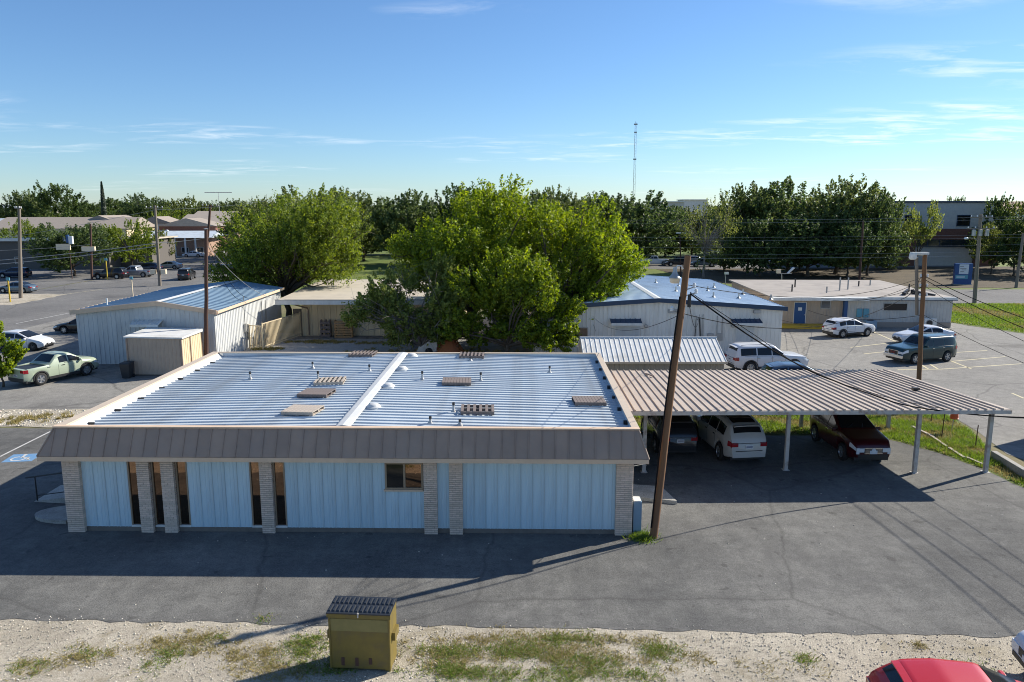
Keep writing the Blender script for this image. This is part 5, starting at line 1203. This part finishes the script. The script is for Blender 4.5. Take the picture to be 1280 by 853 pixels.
# ============================================================ TREES
def quads_mesh(name, cen, nrm, size, mat, rng, asp=.62):
    n=len(cen); r=rng.normal(size=(n,3)); u=np.cross(nrm,r); u/=np.linalg.norm(u,axis=1)[:,None]+1e-9; v=np.cross(nrm,u)
    s=size[:,None]; bend=nrm*s*.18
    P=np.stack([cen+u*s, cen+v*s*asp+bend, cen-u*s, cen-v*s*asp+bend],1).reshape(-1,3)
    me=bpy.data.meshes.new(name); me.vertices.add(4*n); me.vertices.foreach_set('co',P.astype(np.float32).ravel())
    me.loops.add(4*n); me.loops.foreach_set('vertex_index',np.arange(4*n,dtype=np.int32)); me.polygons.add(n)
    me.polygons.foreach_set('loop_start',np.arange(0,4*n,4,dtype=np.int32)); me.polygons.foreach_set('loop_total',np.full(n,4,dtype=np.int32))
    me.update(calc_edges=True); me.materials.append(M[mat]); return me
def crown_points(rng, c, rad, nclump, nleaf, clump=.26, low=.75, hollow=.45, spread=1., lobes=6, up=.25, elong=0.):
    """leaf clumps spread through an uneven envelope"""
    c=np.array(c,float); rad=np.array(rad,float)
    ld=rng.normal(size=(lobes,3)); ld/=np.linalg.norm(ld,axis=1)[:,None]; la=rng.uniform(-.12,.30,lobes)
    d=rng.normal(size=(nclump,3)); d/=np.linalg.norm(d,axis=1)[:,None]
    env=1+(np.clip(d@ld.T,0,1)**4*la).sum(1)
    f=hollow+(1-hollow)*rng.uniform(0,1,nclump)**.55
    cc=d*f[:,None]*env[:,None]*rad; cc[:,2]=np.where(cc[:,2]<0,cc[:,2]*low,cc[:,2]); cc+=c
    cr=clump*rad.mean()*rng.uniform(.55,1.35,nclump)
    w=cr**2; k=rng.choice(nclump,size=nleaf,p=w/w.sum())
    e=rng.normal(size=(nleaf,3)); e/=np.linalg.norm(e,axis=1)[:,None]
    rr_=cr[k]*(rng.uniform(0,1,nleaf)**.45)
    off=e*rr_[:,None]; off[:,2]*=.72+elong
    p=cc[k]+off*spread
    nrm=e*.7+rng.normal(size=(nleaf,3))*.55+d[k]*.3; nrm[:,2]+=up; nrm/=np.linalg.norm(nrm,axis=1)[:,None]
    return p,nrm,cc
def trunk_mesh(rng, base, fork, targets, r0, mat='bark', nl=9, twigs=0, ns=1.):
    mb=MB(); base=Vector(base); fork=Vector(fork)
    k=5; pts=[base.lerp(fork,i/k)+Vector(rng.normal(size=3)*r0*.35*(0<i<k)) for i in range(k+1)]
    mb.tube(pts,[r0*1.35,r0*1.05]+[r0*(1-.07*i) for i in range(2,k+1)],9)
    idx=rng.permutation(len(targets))[:nl]
    for i in idx:
        t=Vector(targets[i]); s=base.lerp(fork,rng.uniform(.72,1.0)); m1=s.lerp(t,.4)+Vector((rng.normal()*.15,rng.normal()*.15,abs(rng.normal())*.35))*ns; m2=s.lerp(t,.75)+Vector(rng.normal(size=3)*.2*ns)
        mb.tube([s,m1,m2,t],[r0*.5,r0*.33,r0*.2,r0*.07],6)
        for _ in range(twigs):
            q=m2.lerp(t,rng.uniform(0,1)); e=q+Vector(rng.normal(size=3)*1.0*ns); mb.tube([q,q.lerp(e,.5)+Vector((0,0,.1)),e],[r0*.09,r0*.06,r0*.03],4)
    return mb.mesh('trunk',mat,True)
def spray_points(rng, c, rad, nlobe, nspray, nleaf, low=.8, lobe=.34, spray=.085):
    """crown of lobes made of many small upright leafy sprays"""
    c=np.array(c,float); rad=np.array(rad,float)
    d=rng.normal(size=(nlobe,3)); d/=np.linalg.norm(d,axis=1)[:,None]; f=.35+.65*rng.uniform(0,1,nlobe)**.5
    lc=d*f[:,None]*rad*.80; lr=lobe*rng.uniform(.6,1.3,nlobe)
    w=lr**2; k=rng.choice(nlobe,size=nspray,p=w/w.sum()); e=rng.normal(size=(nspray,3)); e/=np.linalg.norm(e,axis=1)[:,None]; e[:,2]+=.15
    sc=lc[k]+e*(lr[k]*rng.uniform(.35,1.0,nspray)**.6)[:,None]*rad; sc[:,2]=np.where(sc[:,2]<0,sc[:,2]*low,sc[:,2])
    ax=sc/rad; ax/=np.linalg.norm(ax,axis=1)[:,None]+1e-9; ax[:,2]+=.75; ax+=rng.normal(size=ax.shape)*.25; ax/=np.linalg.norm(ax,axis=1)[:,None]   # sprays point out and up
    sl=spray*rad.mean()*rng.uniform(.6,1.7,nspray); sc=sc+c
    j=rng.integers(0,nspray,nleaf); t=rng.uniform(-.6,1,nleaf); w2=(1-np.abs(t))*.42+.14
    q=rng.normal(size=(nleaf,3)); p=sc[j]+ax[j]*(t*sl[j]*1.5)[:,None]+q*(w2*sl[j]*.62)[:,None]
    nrm=q*.7+rng.normal(size=(nleaf,3))*.5+e[j]*.4; nrm[:,2]+=.15; nrm/=np.linalg.norm(nrm,axis=1)[:,None]
    return p,nrm,sc
def tree(label, base, parts, r0, fork_z, mat, leaf, seed, group=None, bark='bark', nl=12, twigs=0, name='tree', cat='tree'):
    """parts: list of (centre offset, radii, clumps, leaves, clump size)"""
    rng=np.random.default_rng(seed); t=thing(name,label,cat,(base[0],base[1],0),0,group); ps=[];ns=[];cs=[]
    for (c,rad,nc,nlf,cl_) in parts:
        p,n,cc=spray_points(rng,c,np.array(rad)*1.17,max(6,nc//5),nc*8,nlf,.95); ps.append(p);ns.append(n);cs.append(cc)
    P=np.concatenate(ps); Nn=np.concatenate(ns); keep=P[:,2]>.15; P=P[keep]; Nn=Nn[keep]
    inst('crown',quads_mesh('crown',P,Nn,leaf*rng.uniform(.6,1.4,len(P)),mat,rng),t)
    inst('trunk',trunk_mesh(rng,(0,0,-.05),(rng.normal()*.3,rng.normal()*.3,fork_z),np.concatenate(cs),r0,bark,nl,twigs),t)
    return t
# near trees
tree('round bright green tree standing over the cream building and white roof',(-21.6,72.8),[((.8,0,7.2),(5.9,5.6,4.9),150,60000,.20),((4.0,.5,8.2),(3.2,3,2.8),36,11000,.28),((-2.5,-.5,5.2),(4.2,3.6,2.9),40,11000,.25)],.32,3.4,'leaf_mid',.095,11,nl=60,twigs=5)
tree('tall bright green tree, left crown of the big clump behind the roof',(-3.0,62.5),[((.2,0,8.2),(5.6,5.0,4.3),120,54000,.20),((-3.0,0,6.8),(3.6,3.4,3.0),46,14000,.24),((2.6,-.5,5.2),(3.6,3,3.4),50,15000,.25)],.34,2.8,'leaf_bright',.095,12,nl=50,twigs=4)
tree('broad bright green tree, right crown of the big clump over blue roof',(4.6,61.5),[((.2,0,7.0),(4.8,4.4,4.0),110,46000,.20),((3.0,0,5.4),(2.6,2.8,2.7),36,11000,.26),((.2,-2.0,4.0),(3.4,2.6,3.2),46,13000,.26)],.30,2.6,'leaf_bright',.095,13,nl=50,twigs=4)
tree('lower bright green tree in front of the big clump by the roof edge',(-.4,56.0),[((.4,0,4.0),(3.6,2.6,3.2),80,34000,.24),((2.8,-.2,2.6),(2.7,2.2,2.3),46,14000,.27),((-2.0,0,2.6),(2.6,2.0,2.2),36,12000,.28),((-4.3,.3,2.3),(1.9,1.6,1.9),26,9000,.28)],.2,1.0,'leaf_bright',.09,14,nl=18,twigs=2)
tree('olive green shrubby tree with twiggy branches before the cream building',(-7.3,56.6),[((.2,0,4.0),(3.5,2.4,3.0),80,30000,.22),((-2.6,-.3,2.6),(2.6,2.0,2.1),50,9000,.24),((2.0,0,2.4),(2.4,2.0,2.3),36,14000,.25)],.16,.9,'leaf_olive',.092,15,bark='bark_grey',nl=80,twigs=8)
tree('small leafy sapling beside the green pickup truck',(-31.6,46.0),[((0,0,2.3),(1.25,1.2,1.5),34,5200,.26)],.07,.9,'leaf_bright',.10,16,nl=12)

# background tree kinds share their meshes
def kind_mesh(seed, mat, nc, nlf, leaf, cl_, low, wide=1., bark='bark', nl=10, hollow=.45, trunk=.22, extra=(), up=.25, twigs=0):
    rng=np.random.default_rng(seed); p,n,cc=spray_points(rng,(0,0,.55),(.66*wide,.66*wide,.50),max(18,nc//3),nc*8,nlf,1.0,.30,.058)
    for c,rad,k,m_ in extra:
        p2,n2,c2=spray_points(rng,c,rad,8,k*8,m_,low,.34,.11); p=np.concatenate([p,p2]); n=np.concatenate([n,n2]); cc=np.concatenate([cc,c2])
    keep=p[:,2]>.02; p=p[keep]; n=n[keep]
    return quads_mesh('crown',p,n,leaf*rng.uniform(.6,1.45,len(p)),mat,rng), trunk_mesh(rng,(0,0,0),(0,0,trunk),cc,.02,bark,nl,twigs,.09)
KM={}
for i in range(4): KM['oak%d'%i]=kind_mesh(100+i,'leaf_oak',90,22000,.0140,.19,.85,nl=8,extra=[((.25*(-1)**i,.1,.42),(.3,.3,.26),24,3600),((-.2*(-1)**i,-.1,.5),(.3,.3,.3),20,3400)])
for i in range(3): KM['lite%d'%i]=kind_mesh(140+i,'leaf_oak2',80,18000,.0145,.20,.85,nl=8)
for i in range(2): KM['green%d'%i]=kind_mesh(150+i,'leaf_mid',80,18000,.013,.20,.9,nl=10)
for i in range(2): KM['bush%d'%i]=kind_mesh(160+i,'leaf_oak',60,8000,.019,.22,1.1,nl=5,trunk=.12,extra=[((0,0,.25),(.5,.5,.25),24,4000)])
KM['bare']=kind_mesh(170,'leaf_oak2',46,3600,.012,.17,.8,bark='bark_grey',nl=40,hollow=.3,trunk=.38,twigs=3)
KM['brown']=kind_mesh(175,'leaf_olive',60,9000,.015,.2,.9,nl=10)
_kc={}
def btree(kindn, label, px, Y, ytop, wpx, group=None, ybot=None, yaw=None, cat='tree'):
    X=at(px,Y); zt=GY(px,ytop,Y)[2]; w=wpx/950*Y
    kk=kindn if kindn in KM else kindn+str(_kc.get(kindn,0)%len([k for k in KM if k.startswith(kindn)])); _kc[kindn]=_kc.get(kindn,0)+1
    cm,tm=KM[kk]; t=thing('tree' if cat=='tree' else 'bush',label,cat,(X,Y,0),rnd.uniform(0,6.28) if yaw is None else yaw,group)
    k_=.95 if kindn in ('oak','bush') else .84
    t.scale=(w*k_*rnd.uniform(.92,1.08),w*k_*rnd.uniform(.92,1.08),zt*(.90 if kindn!='bush' else .97))
    inst('crown',cm,t); inst('trunk',tm,t); return t
for px,Y,yt_,w,lab in [(395,150,225,105,'dark oak rising behind the round tree over the cream building'),(455,158,238,90,'dark oak at the far end of the lawn gap'),(515,145,231,100,'dark oak right of the lawn gap behind the big bright clump'),(570,152,226,95,'tall dark oak peeking over the left half of the big clump'),
    (640,152,232,95,'dark oak top showing above the middle of the big clump'),(692,146,231,85,'dark oak top above the right half of the big clump'),(740,158,242,90,'dark oak between the big clump and the large oak by the mast'),(330,165,244,80,'dark oak left behind the round tree near brick blocks'),
    (820,162,252,80,'dark oak behind the parked cars left of the thin half bare tree'),(865,164,256,80,'dark oak directly behind the thin half bare tree'),(425,146,240,80,'lower dark oak filling the space behind the cream building'),(605,140,240,90,'lower dark oak hidden behind the tallest bright crown')]:
    btree('oak',lab,px,Y,yt_,w,'dark oaks behind the lawn')
btree('oak','large dark oak standing beside the radio mast line above blue roof',782,152,231,125)
for px,Y,yt_,w,lab in [(935,130,226,95,'dark oak at the clump end beside the thin half bare tree'),(985,133,214,115,'tallest dark oak of the clump behind the grey office'),(1045,128,216,120,'broad dark oak behind the thin dark pole'),(1085,124,228,80,'dark oak at the clump end towards the two storey building'),
    (1010,122,262,110,'lower front oak of the clump right behind the office roof pipes'),(1060,120,262,80,'lower front oak close beside the thin dark pole'),(950,122,270,80,'lower front oak behind the short light mast')]:
    btree('oak',lab,px,Y,yt_,w,'tall oak clump behind the grey office')
btree('bare','thin half bare tree with pale trunk among the oaks',880,120,226,70)
btree('brown','brownish tree at the corner of the two storey building',1146,138,242,52)
btree('lite','small treetop showing above the two storey building roof',1184,210,243,34)
for px,Y,yt_,w,lab in [(1243,140,243,62,'tall green tree against the two storey building wall'),(1275,138,243,70,'tall green tree before the pinkish roofed house'),(1240,128,276,50,'low green tree behind the blue roadside sign'),(1268,124,268,75,'spreading green tree behind the thin grey pole'),(1300,124,262,90,'wide green tree on the bank past the thin grey pole')]:
    btree('lite',lab,px,Y,yt_,w,'trees on the bank by the road')
l4='low dark bush in the shaded undergrowth beyond the lawn'; g4='dark undergrowth bushes beyond the lawn'
for k,px in enumerate(range(300,1130,38)):
    Y=172+ (k*37%11); btree('bush',l4,px+rnd.uniform(-8,8),Y,284+rnd.uniform(-16,8),62,g4,cat='bush')
for px,Y,yt_,w in [(905,135,300,50),(1000,137,305,60),(1050,137,308,50),(1110,136,312,40)]: btree('bush',l4,px,Y,yt_,w,g4,cat='bush')
# left street trees
btree('oak','dark round tree at the street corner behind the signals',92,124,273,82)
btree('green','bright green street tree standing before the low brown building',165,134,268,70)
btree('green','yellow green tree in front of the long tan roof',22,150,271,75)
btree('lite','dark green tree between brown building and porch house',200,150,285,40)
l5='treetop of the far tree line above the rooftops'; g5='far tree line above the rooftops'
for px,Y,yt_,w in [(78,232,228,88),(40,240,236,62),(182,255,237,58),(235,250,243,62),(300,255,247,60),(8,245,247,60),(130,285,246,70),(268,262,250,56),(330,230,248,50),(208,300,247,60),(155,290,249,60),(55,300,250,70),(100,260,248,60)]:
    btree('lite' if (px//10)%2 else 'oak',l5,px,Y,yt_,w,g5)
btree('lite','light green tree right above the short tan gable roof',120,215,252,60); btree('green','pale green tree behind the white gable house',215,225,256,50)
# cypress
rng=np.random.default_rng(77); X=at(134,185); n=7000; zz=rng.uniform(0,1,n)**.9; rr_=.95*(1-zz)**.6*np.minimum(1,zz*6+.3)*rng.uniform(.5,1.05,n); an=rng.uniform(0,6.28,n)
pc=np.stack([rr_*np.cos(an),rr_*np.sin(an),1+zz*16.0],1); nn_=np.stack([np.cos(an),np.sin(an),np.full(n,.4)],1)+rng.normal(size=(n,3))*.4; nn_/=np.linalg.norm(nn_,axis=1)[:,None]
cy=thing('cypress_tree','tall narrow dark cypress rising above the tan roofs','tree',(X,185,0)); inst('crown',quads_mesh('crown',pc,nn_,np.full(n,.22),'leaf_cypress',rng),cy); MB().tube([(0,0,0),(0,0,8)],[.2,.1],8).build('trunk','cypress_bark',cy)
# distant woods: one mass
rng=np.random.default_rng(88); P_=[];N_=[]
for k in range(330):
    Y=rng.uniform(330,900); X=rng.uniform(-1,1)*Y*.85; h=rng.uniform(7,11.5)+ (Y-300)*.006; p,nq,_=crown_points(rng,(X,Y,h*.5),(h*.75,h*.7,h*.5),16,420,.4); P_.append(p);N_.append(nq)
P_=np.concatenate(P_);N_=np.concatenate(N_); o=inst('distant_woods',quads_mesh('distant_woods',P_,N_,rng.uniform(.6,1.3,len(P_)),'leaf_oak2',rng)); o['kind']='stuff'; tag(o,'distant mass of trees along the horizon','woods')

# ============================================================ GRASS, WEEDS, PEBBLES
def blades(name, pts, h, mat, seed, label, lean=.5, wid=.012):
    rng=np.random.default_rng(seed); pts=np.asarray(pts); n=len(pts); a=rng.uniform(0,6.28,n); hh=h*rng.uniform(.5,1.4,n); w=wid*rng.uniform(.7,1.5,n)
    d=np.stack([np.cos(a),np.sin(a)],1); b=rng.normal(size=(n,2))*lean*hh[:,None]
    z0=np.full(n,.015); P=np.empty((n,3,3)); P[:,0,:2]=pts[:,:2]-d*w[:,None]; P[:,1,:2]=pts[:,:2]+d*w[:,None]; P[:,2,:2]=pts[:,:2]+b; P[:,0,2]=z0;P[:,1,2]=z0;P[:,2,2]=hh
    me=bpy.data.meshes.new(name); me.vertices.add(3*n); me.vertices.foreach_set('co',P.astype(np.float32).ravel()); me.loops.add(3*n); me.loops.foreach_set('vertex_index',np.arange(3*n,dtype=np.int32)); me.polygons.add(n)
    me.polygons.foreach_set('loop_start',np.arange(0,3*n,3,dtype=np.int32)); me.polygons.foreach_set('loop_total',np.full(n,3,dtype=np.int32)); me.update(calc_edges=True); me.materials.append(M[mat])
    o=inst(name,me); o['kind']='stuff'; tag(o,label,'grass'); return o
rng=np.random.default_rng(4)
def inpoly(P, poly):
    x,y=P[:,0],P[:,1]; c=np.zeros(len(P),bool); n=len(poly)
    for i in range(n):
        (x1,y1),(x2,y2)=poly[i],poly[(i+1)%n]; c^=((y1>y)!=(y2>y))&(x<(x2-x1)*(y-y1)/(y2-y1+1e-12)+x1)
    return c
strip=[(4.8,36.2),(17.7,36.0),(19.4,33.4),(20.2,30.8),(20.6,26.9),(22.1,26.8),(21.6,30.8),(21.8,33.2),(22.9,36.6),(23.4,40.0),(4.8,40.0)]
Q=np.stack([rng.uniform(4.5,23.5,90000),rng.uniform(26.5,40.1,90000)],1); Q=Q[inpoly(Q,strip)]
nz=np.sin(Q[:,0]*1.7+np.sin(Q[:,1]*1.3)*2)+np.sin(Q[:,1]*2.3+Q[:,0]*.8); 
blades('strip_grass',Q[nz>-.6],.17,'grass_blade',1,'green grass growing on the strip behind the carport',wid=.016); blades('dry_grass',Q[nz<.1],.12,'grass_dry',2,'dry straw coloured grass on the strip behind the carport',wid=.016)
tri=[(42.5,73.5),(45.4,66.5),(58,52.5),(62,54),(62,87),(44.2,87)]
Q=np.stack([rng.uniform(42,62,50000),rng.uniform(52,87,50000)],1); Q=Q[inpoly(Q,tri)]; nz=np.sin(Q[:,0]*.6)+np.sin(Q[:,1]*.5+Q[:,0]*.3)
blades('verge_grass',Q[nz>-.9],.2,'grass_blade',3,'green grass on the triangle beside the road',wid=.035); blades('dry_grass',Q[nz<-.2],.16,'grass_dry',4,'dry grass along the edge of the grass triangle',wid=.035)
# weeds on the gravel in front
def patch_pts(lst, rng):
    o=[]
    for px,py,rx,ry,n in lst:
        c=np.array(G(px,py)); k=max(3,n//45); cc=c+rng.normal(size=(k,2))*np.array([rx,ry])*.55; w=rng.uniform(.05,.2,k); idx=rng.integers(0,k,n); o.append(cc[idx]+rng.normal(size=(n,2))*w[idx][:,None])
    return np.concatenate(o)
gl=patch_pts([(385,803,.55,.25,1300),(400,835,.9,.35,1500),(560,815,.9,.25,1500),(640,815,1.1,.3,2600),(700,800,1.2,.2,1800),(740,830,1.3,.4,2600),(825,815,.45,.2,1500),(600,843,1.3,.25,2000),(560,838,.6,.3,1200),(210,818,.4,.25,600),(265,800,.2,.15,250),(40,832,.4,.25,500),(1010,826,.25,.12,350),(1215,835,.4,.12,500),(330,775,.2,.1,150),(375,820,.5,.3,900),(690,845,1.5,.3,1800),(790,845,.8,.3,700),(120,815,.5,.25,350),(185,832,.5,.25,350)],rng)
blades('weeds',gl[rng.uniform(0,1,len(gl))<.45],.07,'grass_blade',5,'green weeds sprouting through the gravel around the dumpster',lean=.9,wid=.011)
gd=patch_pts([(240,800,.8,.3,900),(190,810,1.0,.4,1100),(300,820,1.2,.4,1500),(330,840,1.2,.3,1300),(100,820,.7,.3,600),(560,820,1.6,.5,1600),(720,820,2.0,.5,2600),(640,800,1.6,.3,1700),(860,825,.9,.3,450),(1150,810,.3,.1,200),(960,835,.9,.3,300),(760,800,1.2,.15,700),(40,835,.5,.3,400)],rng)
gd=np.concatenate([gd,gl[rng.uniform(0,1,len(gl))<.35]+.03])
blades('dry_weeds',gd,.06,'grass_dry',6,'dry yellow weeds scattered over the gravel verge',lean=1.0,wid=.010)
gp=patch_pts([(799,672,.22,.14,700),(806,675,.2,.1,300)],rng); blades('pole_weeds',gp,.16,'grass_blade',7,'bright green weeds at the foot of the leaning pole',lean=.7,wid=.014)
gc=patch_pts([(330,437,1.4,.5,1500),(400,428,2.4,.6,2400),(470,430,1.5,.6,900),(15,527,1.4,.5,900),(50,522,1.5,.5,700),(550,440,5,1.0,3000),(960,445,.2,.2,50)],rng); blades('court_grass',gc,.16,'grass_dry',8,'dry grass growing along the foot of the court fences',wid=.02)
# loose pebbles
def pebbles(name, Q, s0, s1, seed, label):
    rng=np.random.default_rng(seed); n=len(Q); s=s0+(s1-s0)*rng.uniform(0,1,n)**2.6; base=np.array([(1,0,0),(0,1,0),(-1,0,0),(0,-1,0),(0,0,.7),(0,0,-.4)])
    P=base[None]*s[:,None,None]*rng.uniform(.6,1.3,(n,6,1)); a=rng.uniform(0,6.28,n); c,s_=np.cos(a),np.sin(a); X=P[:,:,0]*c[:,None]-P[:,:,1]*s_[:,None]; Y=P[:,:,0]*s_[:,None]+P[:,:,1]*c[:,None]
    P=np.stack([X+Q[:,0:1],Y+Q[:,1:2],P[:,:,2]+.012+s[:,None]*.2],2); f=np.array([(0,1,4),(1,2,4),(2,3,4),(3,0,4),(1,0,5),(2,1,5),(3,2,5),(0,3,5)]); F=(f[None]+6*np.arange(n)[:,None,None]).reshape(-1)
    me=bpy.data.meshes.new(name); me.vertices.add(6*n); me.vertices.foreach_set('co',P.astype(np.float32).ravel()); me.loops.add(len(F)); me.loops.foreach_set('vertex_index',F.astype(np.int32)); me.polygons.add(8*n)
    me.polygons.foreach_set('loop_start',np.arange(0,24*n,3,dtype=np.int32)); me.polygons.foreach_set('loop_total',np.full(8*n,3,dtype=np.int32)); me.update(calc_edges=True); me.materials.append(M['pebble']); o=inst(name,me); o['kind']='stuff'; tag(o,label,'gravel')
Q=np.stack([rng.uniform(-14,14,16000),15.2+rng.uniform(0,1,16000)**.8*4.2],1); edge=18.5-.031*Q[:,0]; Q=Q[(Q[:,1]<edge+rng.normal(size=len(Q))*.22)]
pebbles('loose_gravel',Q,.006,.032,3,'pale loose stones covering the verge in the foreground')
Q=np.stack([rng.uniform(-30,-13.5,2500),rng.uniform(37.4,40.6,2500)],1); pebbles('patch_gravel',Q,.03,.08,4,'pale loose stones on the gravel patch left of the building')
Q=np.stack([rng.uniform(-13,19,420),rng.uniform(18.3,35,420)],1); pebbles('lane_litter',Q,.008,.035,9,'scattered pale stones and litter on the asphalt lane')
